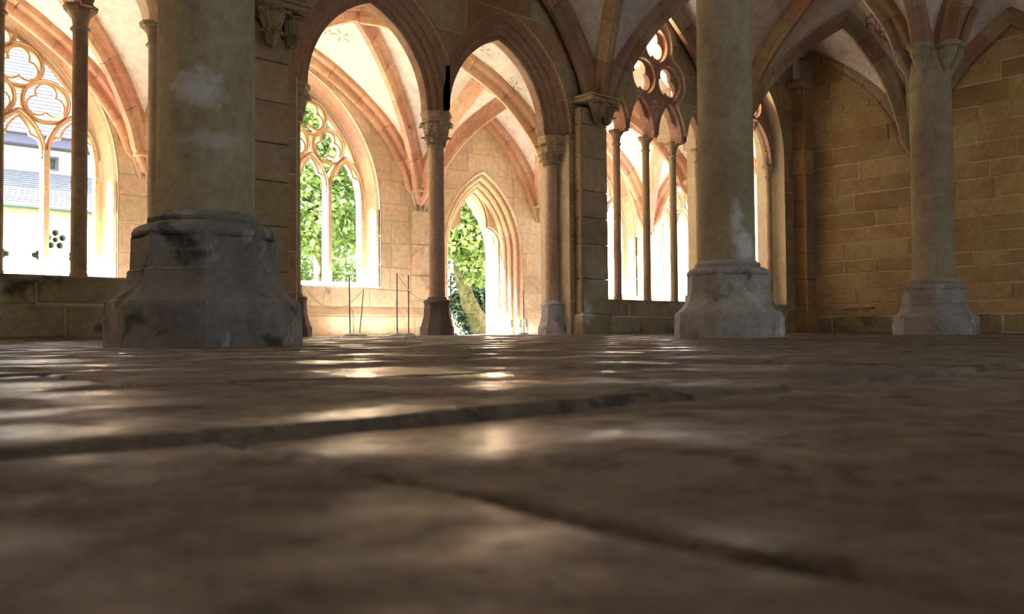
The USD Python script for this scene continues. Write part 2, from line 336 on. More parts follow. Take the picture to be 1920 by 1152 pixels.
# ================================================================== LAYOUT (metres): x runs along the arcade, y towards the garden
YI, YA, YO = 7.74, 8.0, 8.28            # arcade wall: room face, shaft line, cloister face
YW, YT, YX = 11.30, 11.60, 11.95        # cloister outer wall: face, tracery plane, garden face
XE = 13.80                              # end wall face
XL, YE = -7.0, -1.5                     # far ends of the room behind the camera
ZTOP = 6.3
COLS = [(-2.9, 4.33), (1.755, 4.33), (6.42, 4.33), (10.81, 4.33)]
FA = Frame((0, YI, 0), (1, 0, 0), (0, 0, 1))            # arcade room face, normal to the room (-y)
FW = Frame((0, YW, 0), (1, 0, 0), (0, 0, 1))            # cloister outer wall face
FE = Frame((XE, 0, 0), (0, -1, 0), (0, 0, 1))           # end wall face, x = -y
FF = Frame((0, 0, 0), (1, 0, 0), (0, 1, 0))             # floor

# ------------------------------------------------------------------ vault height
G = PchipInterpolator([0, .1, .25, .6, 1.1, 1.6, 2.3, 3.2, 4.5, 8], [0, .33, .62, 1.10, 1.54, 1.88, 2.20, 2.42, 2.55, 2.6])
SUP = [(x, y, 3.48, .18) for x, y in COLS] + [(-.30, 7.62, 3.12, .05), (3.80, 7.62, 3.15, .05), (8.40, 7.62, 3.10, .05), (11.45, 7.62, 3.10, .05), (13.74, 5.76, 3.02, .05, 2.2), (13.74, 2.90, 3.02, .05, 2.2)] + \
      [(x, YE + .05, 3.1, .05) for x in (-5.2, -.7, 3.85, 8.4, 12.2)] + [(-5.2, 7.62, 3.1, .05)]
SUPC = [(x, 11.26, 2.36, .04) for x in (-4.4, -.15, 3.79, 8.09, 10.78, 13.92, 17.6, 21.5)] + [(x, 8.33, 2.36, .04) for x in (-4.2, -.3, 3.9, 8.35, 11.55, 14.4, 17.6, 21.5)]
def vault(p, sup, k=1.0):
    p = np.atleast_2d(p); z = np.full(len(p), 99.0)
    for x, y, zs, r0, *ax in sup:
        r = np.maximum(np.hypot((p[:, 0] - x) * (ax[0] if ax else 1), p[:, 1] - y) - r0, 0); z = np.minimum(z, zs + k * G(np.minimum(r, 8)))
    return z
def web_mesh(sup, x0, x1, y0, y1, step, k, up=.0):
    xs = np.arange(x0, x1 + 1e-6, step); ys = np.arange(y0, y1 + 1e-6, step); X, Y = np.meshgrid(xs, ys, indexing='ij')
    P = np.c_[X.ravel(), Y.ravel()]; z = vault(P, sup, k) + up + (meshkit.fbm(np.c_[P * 1.3, P[:, :1] * 0], 3, 4) - .5) * .02
    V = np.c_[P, z]; ny = len(ys); F = []
    i, j = np.meshgrid(np.arange(len(xs) - 1), np.arange(ny - 1), indexing='ij'); a = (i * ny + j).ravel()
    F = np.vstack([np.c_[a, a + 1, a + ny + 1], np.c_[a, a + ny + 1, a + ny]])
    return trimesh.Trimesh(V, F, process=False)
RIBP = [(-.115, -.08), (-.115, .05), (-.10, .075), (-.055, .10), (-.045, .125), (-.055, .15), (-.05, .19), (-.03, .215), (.03, .215), (.05, .19), (.055, .15), (.045, .125), (.055, .10), (.10, .075), (.115, .05), (.115, -.08)]
RIBC = [(-.10, -.08), (-.10, .045), (-.06, .075), (-.036, .10), (-.036, .15), (-.030, .20), (.030, .20), (.036, .15), (.036, .10), (.06, .075), (.10, .045), (.10, -.08)]
def rib_path(S, E, sup, k, r0=.02):
    S, E = np.array(S, float), np.array(E, float); d = E - S; D = np.linalg.norm(d); d /= D
    t = r0 + (D - r0) * np.linspace(0, 1, 60) ** 2.2
    P = S + t[:, None] * d; z = vault(P, sup, k); pts = np.c_[P, z]
    s = np.r_[0, np.cumsum(np.linalg.norm(np.diff(pts, axis=0), axis=1))]
    return pts, s, d
def half_rib(S, E, sup, k, parent, mat, joint, size=1.0, r0=.02, vl=.50, name='rib'):
    """Half of a rib, from its springing S to the crown E, cut into voussoirs; its underside hangs below the web."""
    pts, s, d = rib_path(S, E, sup, k, r0); side = np.array([d[1], -d[0], 0]); o = empty(name, parent)
    n = max(2, int(round(s[-1] / vl)))
    def piece(a, b, sc, m, RP=RIBP):
        u = np.linspace(a, b, m + 1); P = np.c_[[np.interp(u, s, pts[:, i]) for i in range(3)]].T
        e = 1e-2; Pa = np.c_[[np.interp(u - e, s, pts[:, i]) for i in range(3)]].T; Pb = np.c_[[np.interp(u + e, s, pts[:, i]) for i in range(3)]].T
        T = Pb - Pa; T /= np.linalg.norm(T, axis=1, keepdims=True); N = np.cross(T, side); N[N[:, 2] > 0] *= 1
        N = np.where((N @ np.array([d[0], d[1], -1.0]))[:, None] < 0, -N, N)
        cols = [P + sc * size * (x * side) + (sc if y > 0 else 1) * size * y * N for x, y in RP]
        mm = strip(cols)
        k_ = len(u); ends = []
        for e_ in (0, k_ - 1):
            ids = [j * k_ + e_ for j in range(len(RP))]
            ends += [(ids[0], ids[j], ids[j + 1]) for j in range(1, len(ids) - 1)]
        return trimesh.Trimesh(mm.vertices, np.vstack([mm.faces, ends]), process=False)
    obj('joint', piece(0, s[-1], 1.0, 4 * n, RIBC), joint, o, 35)
    for q in range(n):
        obj('voussoir', piece(s[-1] * q / n + (.003 if q else 0), s[-1] * (q + 1) / n - (.003 if q < n - 1 else 0), 1.0, 5), mat if not isinstance(mat, list) else mat[(q * 7 + n) % len(mat)], o, 35)
def full_rib(A, B, sup, k, parent, mat, joint, r1=None, **kw):
    A, B = np.array(A, float), np.array(B, float); tt = np.linspace(.15, .85, 141)[:, None]; m = (A + tt * (B - A))[int(np.argmax(vault(A + tt * (B - A), sup, k) - 1e-6 * np.abs(tt[:, 0] - .5)))]
    half_rib(A, m, sup, k, parent, mat, joint, **kw); half_rib(B, m, sup, k, parent, mat, joint, **{**kw, **({'r0': r1} if r1 else {})})

# ================================================================== FLOOR
def floor_z(y): 
    t = np.clip((np.asarray(y, float) - 5.6) / 2.0, 0, 1); return .032 * t * t * (3 - 2 * t)
floor = struct('floor', 'worn brown flagstone floor of the chapter house')
CAMF = np.array([math.cos(math.radians(48.2)), math.sin(math.radians(48.2))]); CAMR = np.array([math.sin(math.radians(48.2)), -math.cos(math.radians(48.2))])
def slab_mesh(x0, x1, y0, y1, step, seed, gap=.0055):
    x0 += gap / 2; x1 -= gap / 2; y0 += gap / 2; y1 -= gap / 2
    if abs(y1 - .45) < .02: y1 -= .007
    if abs(y0 - .45) < .02: y0 += .004
    def ax(a, b):
        e = [0, .0025, .006, .012]; m = np.linspace(a + .03, b - .03, max(2, int((b - a) / step)))
        return np.r_[[a + t for t in e], m, [b - t for t in e[::-1]]]
    xs, ys = ax(x0, x1), ax(y0, y1); X, Y = np.meshgrid(xs, ys, indexing='ij')
    r = random.Random(seed); cx, cy = (x0 + x1) / 2, (y0 + y1) / 2
    d = np.minimum(np.minimum(X - x0, x1 - X), np.minimum(Y - y0, y1 - Y))
    wob = meshkit.noise(np.c_[X.ravel() * 14, Y.ravel() * 14, np.full(X.size, seed)], 3).reshape(X.shape)
    edge = np.clip(d / (.004 + .009 * wob), 0, 1); edge = 1 - (1 - edge) ** 2
    P = np.c_[X.ravel(), Y.ravel(), np.full(X.size, .37 * seed)]
    z = floor_z(Y) - .002 + r.uniform(-.0015, .0015) + (X - cx) * r.uniform(-.003, .003) + (Y - cy) * r.uniform(-.003, .003)
    q_ = .45 if y1 < .46 else .8 if y1 < .95 else 1.0
    z = z + q_ * ((meshkit.fbm(P * [5, 5, 1], 3, 9).reshape(X.shape) - .5) * .007 + (meshkit.fbm(P * [22, 22, 1], 4, 2).reshape(X.shape) - .5) * .0045)
    z = z - .012 * (1 - edge) - (.0035 if y1 < .46 else 0)
    nx, ny = X.shape; V = np.c_[X.ravel(), Y.ravel(), z.ravel()]
    i, j = np.meshgrid(np.arange(nx - 1), np.arange(ny - 1), indexing='ij'); a = (i * ny + j).ravel()
    return trimesh.Trimesh(V, np.vstack([np.c_[a, a + ny, a + ny + 1], np.c_[a, a + ny + 1, a + 1]]), process=False)
ycuts = [-1.5, -.95, -.44, 0.0, .45, .90, 1.33, 1.80, 2.24, 2.66, 3.12, 3.55, 4.0, 4.46, 4.9, 5.36, 5.8, 6.26, 6.72, 7.2, 7.74]
fixed = {3: [-.62, .19, .93], 4: [-.10, .62, 1.31], 5: [-.25, .30, 1.02], 6: [-.3, .40, 1.15], 2: [-.4, .45]}
slabs = []
for ci in range(len(ycuts) - 1):
    r = random.Random(300 + ci); fx = fixed.get(ci, [r.uniform(-.3, .3), ]); xs = list(fx)
    while xs[-1] < XE: xs.append(xs[-1] + r.uniform(.5, .95))
    xs[-1] = XE
    while xs[0] > XL: xs.insert(0, xs[0] - r.uniform(.5, .95))
    xs[0] = XL
    for a, b in zip(xs[:-1], xs[1:]):
        if b - a > .03: slabs.append((a, b, ycuts[ci], ycuts[ci + 1]))
def seen(s):
    pts = np.array([(x, y) for x in (s[0], s[1]) for y in (s[2], s[3])]); f, r_ = pts @ CAMF, pts @ CAMR
    return (f > 0).any() and ((np.abs(r_) < .68 * np.maximum(f, .02) + .1).any())
def hidden_by_base(s):
    return False
order = sorted(range(len(slabs)), key=lambda i: (not seen(slabs[i]), np.hypot((slabs[i][0] + slabs[i][1]) / 2, (slabs[i][2] + slabs[i][3]) / 2)))
rest = []
for n, i in enumerate(order):
    s = slabs[i]; d = np.hypot(max(0, max(s[0], -s[1])) if s[0] * s[1] > 0 else 0, max(0, s[2]) if s[2] > 0 else 0)
    step = .014 if d < .9 else .035 if d < 2.5 else .12 if n < 285 else .4
    m = slab_mesh(*s, step, i)
    if n < 285: obj('slab', m, M['floor'], floor, True)
    else: rest.append(m)
obj('slab_field', cat(rest), M['floor'], floor, True, kind='stuff')
obj('joint_bed', cat([cbox(XL, XE, YE, 5.6, -.08, -.013, .001), trimesh.Trimesh(np.array([(XL, 5.6, -.013), (XE, 5.6, -.013), (XL, 6.6, .003), (XE, 6.6, .003), (XL, 7.8, .02), (XE, 7.8, .02)]), np.array([(0, 1, 3), (0, 3, 2), (2, 3, 5), (2, 5, 4)]), process=False)]), M['joint'], floor)
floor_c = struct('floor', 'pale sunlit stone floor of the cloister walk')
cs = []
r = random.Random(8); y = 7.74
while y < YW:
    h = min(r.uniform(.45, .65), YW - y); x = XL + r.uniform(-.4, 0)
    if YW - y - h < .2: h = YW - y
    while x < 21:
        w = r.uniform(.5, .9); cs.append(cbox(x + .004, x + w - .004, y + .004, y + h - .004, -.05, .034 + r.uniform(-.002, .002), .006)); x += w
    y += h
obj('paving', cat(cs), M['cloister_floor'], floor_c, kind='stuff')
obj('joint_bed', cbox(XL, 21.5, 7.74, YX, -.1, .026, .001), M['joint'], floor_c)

# ================================================================== ARCADE WALL
A1, A2 = (5.05, .76, 2.64, 1.06), (6.915, .775, 2.64, 1.07)          # (centre, half width, springing, rise)
E1, E3, E4 = (1.48, 1.30, 3.02, 1.62), (9.87, 1.32, 3.02, 1.62), (12.61, .61, 2.98, 1.30)
S1, S3 = .56, .505
op_door = unary_union([arch_poly(*A1, r=.284), arch_poly(*A2, r=.284), sbox(4.06, -.2, 7.93, 2.66)])
ZC = 2.93
L1 = [(.52, .27, ZC, .50), (1.16, .275, ZC, .52), (1.80, .275, ZC, .52), (2.44, .27, ZC, .50)]; L3 = [(8.86, .27, ZC, .50), (9.495, .275, ZC, .52), (10.14, .275, ZC, .52), (10.80, .27, ZC, .50)]
K1 = [(1.19, 3.75, .262, 3, PI / 2), (1.77, 3.75, .262, 3, PI / 2), (1.48, 4.26, .255, 3, PI / 2)]; K3 = [(9.55, 3.75, .262, 3, PI / 2), (10.14, 3.75, .262, 3, PI / 2), (9.845, 4.26, .255, 3, PI / 2)]
def hug(x0, x1, z0, L, K):
    heads = [arch_poly(a, b + .035, c, d + .04, z0=c - .1) for a, b, c, d in L]
    circ = unary_union([Point(k[0], k[1]).buffer(k[2] + .045, 28) for k in K]); tri = Polygon([(k[0], k[1]) for k in K]).buffer(.2)
    mid = sbox(L[1][0], L[1][2], L[2][0], K[0][1])
    crown = arch_poly(K[2][0], .30, K[2][1], .40, z0=K[2][1] - .05)
    return unary_union([sbox(x0, z0, x1, ZC + .02), circ, tri, mid, crown] + heads).buffer(.03).buffer(-.03).intersection(sbox(x0, z0, x1, 9))
op1 = hug(.12, 2.86, S1, L1, K1); op3 = hug(8.55, 11.2, S3, L3, K3); op4 = arch_poly(*E4, z0=S3)
face = sbox(XL, -.1, XE + .3, ZTOP)
op0 = arch_poly(-2.75, 1.65, 2.9, 1.7, z0=S1); openings = unary_union([op_door, op0, op1, op3, op4])  # op0: unseen bay left of the frame, opened to light the columns from the left
arcade = struct('wall_arcade', 'sandstone arcade wall between the dark room and the bright cloister walk')
obj('wall_core', extrude(face.difference(openings), FA, -.54, 0), M['mortar'], arcade)
# stones of the room face: big spandrel blocks, coursed piers, low sill walls
spand = sbox(3.95, 2.66, 8.02, 5.9).difference(unary_union([arch_poly(*A1, r=.292), arch_poly(*A2, r=.292)]))
ashlar(spand, FA, arcade, ['pier', 'pier', 'wall_dark'], (.38, .52), (.7, 1.3), gap=.010, proud=(.004, .010), seed=21)
for x0, x1, sd in ((2.87, 4.05, 22), (7.94, 8.54, 23), (11.21, 11.99, 24), (13.23, 13.56, 25)):
    ashlar(sbox(x0, .02, x1, 2.66), FA, arcade, ['pier', 'pier', 'wall_dark'], (.36, .46), (.4, .8), gap=.010, proud=(.004, .010), seed=sd)
ashlar(sbox(-4.6, 2.66, .1, 5.6).difference(op0.buffer(.015)), FA, arcade, ['pier', 'wall_dark'], (.38, .5), (.6, 1.1), gap=.010, seed=33)
for bx, sd in ((sbox(2.87, 2.66, 4.02, 5.6).difference(op1.buffer(.02)).difference(arch_poly(*A1, r=.285)), 31), (sbox(7.98, 2.66, 13.56, 5.9).difference(op3.buffer(.015)).difference(op4.buffer(.015)).difference(arch_poly(*A2, r=.285)), 32)):
    ashlar(bx, FA, arcade, ['pier', 'wall_dark'], (.38, .5), (.6, 1.1), gap=.010, proud=(.004, .010), seed=sd)
for x0, x1, zt, sd, k in ((.12, 2.87, S1, 26, [.06 + .23, .27]), (8.55, 11.2, S3, 27, [.24, .265]), (12.0, 13.22, S3, 28, [.24, .265])):
    ashlar(sbox(x0, .03, x1, zt - .005), FA, arcade, ['sill'], (.2, .3), (.8, 1.5), gap=.010, proud=(.008, .02), bev=.018, seed=sd, courses=k, name='sill_block')
    x = x0
    while x < x1 - .01:
        w = min(random.Random(int(x * 100)).uniform(.8, 1.2), x1 - x); w = x1 - x if x1 - x - w < .3 else w
        obj('sill_slab', cbox(x + .004, x + w - .004, YI - .012, YO + .01, zt - .06, zt, .012), M['sill'], arcade); x += w
ashlar(sbox(XL, .02, .1, 2.66).difference(op0.buffer(.015)), FA, arcade, ['wall_dark', 'pier'], (.3, .42), (.5, 1.0), seed=29)

# moulded twin arches of the door bay
MOULD = [(0, -.27), (0, -.20), (.006, -.185), (.030, -.172), (.052, -.182), (.060, -.165), (.058, -.148), (.075, -.128), (.098, -.116), (.118, -.124), (.128, -.110), (.126, -.092), (.150, -.070), (.172, -.060), (.196, -.066), (.206, -.050), (.205, -.030), (.228, -.008), (.25, .004), (.275, .012)]
MOULD = [(r_, -.27 + (d + .27) * .74) for r_, d in MOULD] + [(.280, -.035), (.286, .010), (.290, .012)]
BACK = [(r_, -.54 - d) for r_, d in MOULD]
for A in (A1, A2):
    moulded_arch(*A, MOULD, FA, arcade, M['arch'], M['arch_joint'], 4, 7, .003)
    obj('arch_back', cat([arch_piece(*A, BACK[::-1], s, 0, 1, 28, FA) for s in (1, -1)]), M['arch'], arcade, 35)

# plate tracery of bays 1, 3, 4
def light_head(c, half, zs, rise):
    outer = arch_poly(c, half, zs, rise, z0=zs - .5)
    w = half
    inner = unary_union([Point(c - w * .42, zs + .10).buffer(w * .58, 20), Point(c + w * .42, zs + .10).buffer(w * .58, 20), arch_poly(c, w * .50, zs + .20, rise - .24, z0=zs), sbox(c - w * .98, zs - .5, c + w * .98, zs + .08)])
    return outer, inner.intersection(outer)
def plate(bay, lights, circles, small, zbot, fr, parent, mat, d0=-.24, d1=-.07):
    reg = bay.buffer(.015).intersection(sbox(-99, zbot, 99, 99)); o, i = [], []
    for c in lights:
        a, b = light_head(*c); o.append(a); i.append(b)
    for cx, cz, R, n, rot in circles:
        o.append(Point(cx, cz).buffer(R, 28)); i.append(foil(cx, cz, R * .93, n, rot))
    for cx, cz, R, n, rot in small:
        o.append(foil(cx, cz, R, n, rot)); i.append(foil(cx, cz, R, n, rot))
    rg = [(c[0], c[1]) for c in circles]
    obj('tracery_plate', extrude(reg.difference(unary_union(o)), fr, d0, d1), mat, parent)
    obj('tracery_cusps', extrude(reg.difference(unary_union(i)), fr, d0 + .055, d1 - .055), mat, parent)
    for cx, cz, R, n, rot in circles:
        obj('tracery_ring', extrude(Point(cx, cz).buffer(R + .035, 28).difference(Point(cx, cz).buffer(R - .004, 28)), fr, d0 - .02, d1 + .022), mat, parent)
    for c in lights:
        g = arch_poly(c[0], c[1], c[2], c[3], r=.030).difference(arch_poly(c[0], c[1], c[2] - .001, c[3], r=-.003)).intersection(sbox(-99, c[2], 99, 99))
        obj('light_arch', extrude(g, fr, d0 - .02, d1 + .022), mat, parent)
plate(op3, L3, K3, [(9.83, 3.36, .10, 3, PI / 2), (9.18, 3.46, .06, 3, PI / 2), (10.46, 3.46, .06, 3, PI / 2)], 2.90, FA, arcade, M['red_tracery'])
plate(op1, L1, K1, [(1.48, 3.36, .10, 3, PI / 2)], 2.90, FA, arcade, M['red_tracery'])
def bay4():
    reg = arch_poly(*E4, z0=2.93, r=.02); c = 12.61
    big = arch_poly(c, .50, 2.96, .72, z0=2.5)
    lob = [Point(c + sx * .50 * math.cos(a) * .86, 2.98 + .60 * math.sin(a)).buffer(.135, 16) for sx in (-1, 1) for a in (0.05, .50, .95)] + [Point(c, 3.60).buffer(.11, 14), arch_poly(c, .40, 2.96, .56, z0=2.5)]
    inn = unary_union(lob + [sbox(c - .52, 2.5, c + .52, 2.97)]).intersection(big)
    circ = Point(c - .02, 3.86).buffer(.20, 24)
    obj('tracery_plate', extrude(reg.difference(unary_union([big, circ])), FA, -.34, -.18), M['red_tracery'], arcade)
    obj('tracery_cusps', extrude(reg.difference(unary_union([inn, foil(c - .02, 3.86, .19, 3)])), FA, -.285, -.235), M['red_tracery'], arcade)
    obj('tracery_ring', extrude(Point(c - .02, 3.86).buffer(.23, 24).difference(circ), FA, -.36, -.16), M['red_tracery'], arcade)
bay4()

# pilasters on the piers (block courses), their chamfer rolls and leafy corbels
def leafy(c, ztop, zbot, rtop, rbot, parent, name, mat, lobes=6, tiers=2, amp=.16, seed=0, a0=0.0, a1=2 * PI, n=56, shape=1.0):
    t = np.linspace(0, 1, 26)
    prof = [(rbot + (rtop - rbot) * u ** shape, zbot + (ztop - zbot) * u) for u in t]
    def fn(a, r_, z):
        u = (z - zbot) / (ztop - zbot); k = int(u * tiers * .999); f = u * tiers - k
        leaf = abs(math.sin(lobes * a / 2 + (k % 2) * PI / 2)) ** .7
        curl = f ** 2.2
        v = meshkit.noise(np.array([[a * 4.1 + seed, z * 22, r_ * 9]]), seed)[0] - .5
        w = meshkit.noise(np.array([[math.cos(a) * 9 + seed, math.sin(a) * 9, z * 60]]), seed + 3)[0] - .5
        return r_ * (1 + amp * (leaf - .45) * (.4 + 1.2 * curl) + amp * .55 * v + amp * .5 * w)
    prof.append((rtop * .2, ztop))
    return obj(name, lathe(prof, c, n, a0, a1, fn), mat, parent, 50)
def carved_leaf(c, ang, z0, z1, r0, r1, w, curl=.05):
    '''One carved leaf: a ribbed tongue rising along the bell and curling over at its tip.'''
    d = np.array([math.cos(ang), math.sin(ang)]); sd = np.array([-d[1], d[0]]); rows = []
    for t in np.linspace(0, 1.15, 9):
        tt = min(t, 1); r_ = r0 + (r1 - r0) * tt ** 1.6 + .016 + curl * max(0, t - .62) ** 1.3 * 2.2; z = z0 + (z1 - z0) * (t if t < .95 else .95 - (t - .95) * 1.1)
        ww = w * (.55 + .75 * math.sin(PI * min(1, tt * .8 + .12))) * (1 if t < .9 else .62) * (1 + .16 * math.cos(tt * 17))
        for u, dp in ((-1, -.020), (-.62, .006), (-.25, -.006), (0, .010), (.25, -.006), (.62, .006), (1, -.020)):
            p = np.array(c) + d * (r_ + dp) + sd * u * ww; rows.append((*p, z))
    V = np.array(rows); n = len(V); V = np.vstack([V, np.c_[V[:, :2] - d * .03, V[:, 2]]]); F = []
    for i in range(8):
        for j in range(6):
            p = i * 7 + j; F += [(p, p + 1, p + 8), (p, p + 8, p + 7), (n + p, n + p + 8, n + p + 1), (n + p, n + p + 7, n + p + 8)]
        for p, q in ((i * 7, i * 7 + 7), (i * 7 + 13, i * 7 + 6)): F += [(p, q, n + q), (p, n + q, n + p)]
    F += [(56 + j, n + 56 + j, 57 + j) for j in range(6)] + [(57 + j, n + 56 + j, n + 57 + j) for j in range(6)]
    return trimesh.Trimesh(V, np.array(F), process=False)
def leafed(c, ztop, zbot, rtop, rbot, parent, mat, n, rows=2, a0=0.0, a1=2 * PI, w=None):
    H = ztop - zbot
    for k in range(rows):
        z0 = zbot + H * k / rows * .75; z1 = zbot + H * (.60 + .40 * (k + 1) / rows) if k == rows - 1 else zbot + H * (k + 1) / rows * .80
        ra = rbot + (rtop - rbot) * ((z0 - zbot) / H); rb = rbot + (rtop - rbot) * ((z1 - zbot) / H)
        for i in range(n):
            a = a0 + (a1 - a0) * (i + .5 * (k % 2) + .25) / n
            obj('carved_leaf', carved_leaf(c, a, z0, z1, ra, rb, w or (PI * (ra + rb) / 2 / n * (a1 - a0) / (2 * PI) * 1.5)), mat, parent, 50)
def pilaster(x0, x1, y0, zt, seed):
    r_ = random.Random(seed); z = .30
    obj('pier_block', cbox(x0 - .05, x1 + .03, y0 - .035, YI + .05, .0, .30, .02), M['pier_foot'], arcade)
    while z < zt - .05:
        h = min(r_.uniform(.34, .46), zt - z); h = zt - z if zt - z - h < .15 else h
        obj('pier_block', cbox(x0, x1, y0, YI + .05, z + .003, z + h - .003, .008), M['pier_foot'] if z < 1 else M['pier'], arcade); z += h
    obj('corner_roll', tube([(x0 - .012, y0 + .02, .32), (x0 - .012, y0 + .02, zt - .01)], .024, 10), M['pier'], arcade, 40)
pilaster(3.44, 3.90, 7.60, 3.05, 1); pilaster(8.02, 8.50, 7.58, 3.00, 2)
for x, y, zt, zb, rt_ in ((3.66, 7.50, 3.16, 2.80, .155), (3.90, 7.55, 3.14, 2.84, .115), (8.22, 7.50, 3.06, 2.78, .125), (8.44, 7.52, 3.05, 2.80, .12)):
    leafy((x, y), zt, zb, rt_ * .82, .02, arcade, 'leaf_corbel', M['pier'], 5, 2, .10, int(x * 10), n=40, shape=.8)
    leafed((x, y), zt - .01, zb + .02, rt_ * .86, .025, arcade, M['pier'], 5, 2, -PI * .98, -PI * .02)
for x0, x1, y0, z in ((3.44, 4.02, 7.36, 3.16), (8.00, 8.56, 7.38, 3.06)):
    obj('abacus', cat([cbox(x0, x1, y0, 7.76, z, z + .05, .012), cbox(x0 - .015, x1 + .015, y0 - .015, 7.76, z + .05, z + .085, .008)]), M['pier'], arcade)
# corner pilaster beside the end wall, with a bracket high up
ZP = [0.02, .5, .95, 1.4, 1.85, 2.3, 2.75, 3.2, 3.7, 4.25]
for a, b in zip(ZP[:-1], ZP[1:]):
    obj('pier_block', cbox(13.50, 13.82, 7.50, YI + .05, a + .003, b - .003, .008), M['wall_dark'], arcade)
obj('corner_roll', tube([(13.49, 7.51, .05), (13.49, 7.51, 4.25)], .022, 10), M['wall_dark'], arcade, 40)
obj('bracket', cat([cbox(13.30, 13.84, 7.46, 7.78, 4.25, 4.36, .02), cbox(13.38, 13.84, 7.52, 7.78, 4.14, 4.25, .03)]), M['wall_dark'], arcade)
# corbel on the cloister side of the hidden pier
leafy((11.52, 8.40), 2.44, 2.06, .17, .05, arcade, 'leaf_corbel', M['tracery'], 6, 3, .30, 7, n=44, shape=.8)
obj('abacus', cbox(11.32, 11.72, 8.20, 8.62, 2.44, 2.54, .02), M['tracery'], arcade)
for x in (-.3, 3.9, 8.35, 14.4):
    leafy((x, 8.34), 2.36, 2.02, .15, .03, arcade, 'leaf_corbel', M['tracery'], 6, 2, .2, 3, n=36, shape=.8)

# ------------------------------------------------------------------ slender columns
def slender(x, r_, zs, label, group=None, half=False, name='slender_column', ztop=ZC):
    t = thing(name, label, 'column', group); m = M['shaft']; zn = ztop - .20
    obj('base', lathe([(r_ * 1.14, zs), (r_ * 1.14, zs + .03), (r_ * 1.06, zs + .045), (r_, zs + .06), (r_ * .98, zs + .07)], (x, YA), 28), m, t, 40)
    obj('shaft', lathe([(r_ * 1.03, zs + .06), (r_ * 1.03, zs + .5), (r_ * .98, zn)], (x, YA), 28), m, t, 40)
    obj('necking', lathe([(r_, zn - .012), (r_ * 1.28, zn - .006), (r_ * 1.33, zn + .006), (r_ * 1.2, zn + .016), (r_, zn + .02)], (x, YA), 28), m, t, 50)
    obj('capital', lathe([(r_, zn + .015), (r_ * 1.03, zn + .06), (r_ * 1.22, zn + .11), (r_ * 1.7, zn + .15), (r_ * 1.75, zn + .155)], (x, YA), 28), m, t, 50)
    R = r_ * 2.05
    obj('abacus', octloft([(R * .9, zn + .15), (R * .92, zn + .158), (R * 1.04, zn + .166), (R * 1.06, zn + .178), (R * 1.0, zn + .185), (R * 1.1, zn + .19), (R * 1.1, zn + .205)], (x, YA), PI / 8, 2), m, t)
    return t
for x, l in ((.84, 'slender column outside the left edge, beside the leftmost window light'), (1.48, 'dark slender column cut off by the left edge of the picture'), (2.12, 'dark slender column between the two lights of the left window, standing on the sill wall'), (2.76, 'slim column half hidden behind the big left column')):
    slender(x, .063, S1, l)
for x, l in ((9.17, 'slim column right of the foliate pier, first of the four on the far sill'), (9.82, 'slim column on the far sill, second from the foliate pier'), (10.46, 'slim column on the far sill, third from the foliate pier, darkest shaft'), (11.10, 'slim column touching the left edge of the middle thick column')):
    slender(x, .052, S3, l)
slender(12.08, .052, S3, 'slim column hidden behind the middle thick column'); slender(13.14, .052, S3, 'slim lone column right of the middle thick column, before the corner pilaster')
def portal_column(x, label, respond):
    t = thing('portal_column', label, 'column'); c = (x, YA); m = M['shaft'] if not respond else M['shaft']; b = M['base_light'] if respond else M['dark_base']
    r_ = .090 if not respond else .088; z0 = .03
    obj('plinth', octloft([(.205, z0), (.205, .13), (.195, .145), (.19, .15), (.186, .17), (.172, .22), (.162, .255), (.158, .27), (.156, .29), (.158, .30), (.152, .40), (.150, .43)], c, PI / 8, 3, .002, 2), b, t)
    obj('base_moulding', lathe([(.15, .405), (.158, .42), (.158, .435), (.135, .45), (.118, .452), (.112, .462), (.112, .475), (.095, .485)], c, 32), b, t, 50)
    obj('shaft', lathe([(r_ * 1.04, .48), (r_ * 1.0, 1.3), (r_ * .98, 2.26)], c, 32), m, t, 40)
    obj('necking', lathe([(r_, 2.235), (r_ * 1.2, 2.24), (r_ * 1.25, 2.25), (r_ * 1.15, 2.262), (r_, 2.266)], c, 32), m, t, 50)
    leafy(c, 2.53, 2.26, .138, .088, t, 'capital', m, 8, 2, .06, int(x), n=72, shape=1.6)
    leafed(c, 2.53, 2.265, .142, .088, t, m, 8 if not respond else 10, 2 if not respond else 3)
    obj('abacus', octloft([(.150, 2.52), (.165, 2.535), (.178, 2.55), (.172, 2.565), (.168, 2.58), (.190, 2.60), (.192, 2.625), (.186, 2.64)], c, PI / 8, 3), m, t)
portal_column(5.98, 'dark column with leafy capital between the two pointed arches', False)
portal_column(7.865, 'pale half column with carved capital against the pier right of the arches', True)
portal_column(4.13, 'shadowed half column with leafy capital behind the big left column', False)

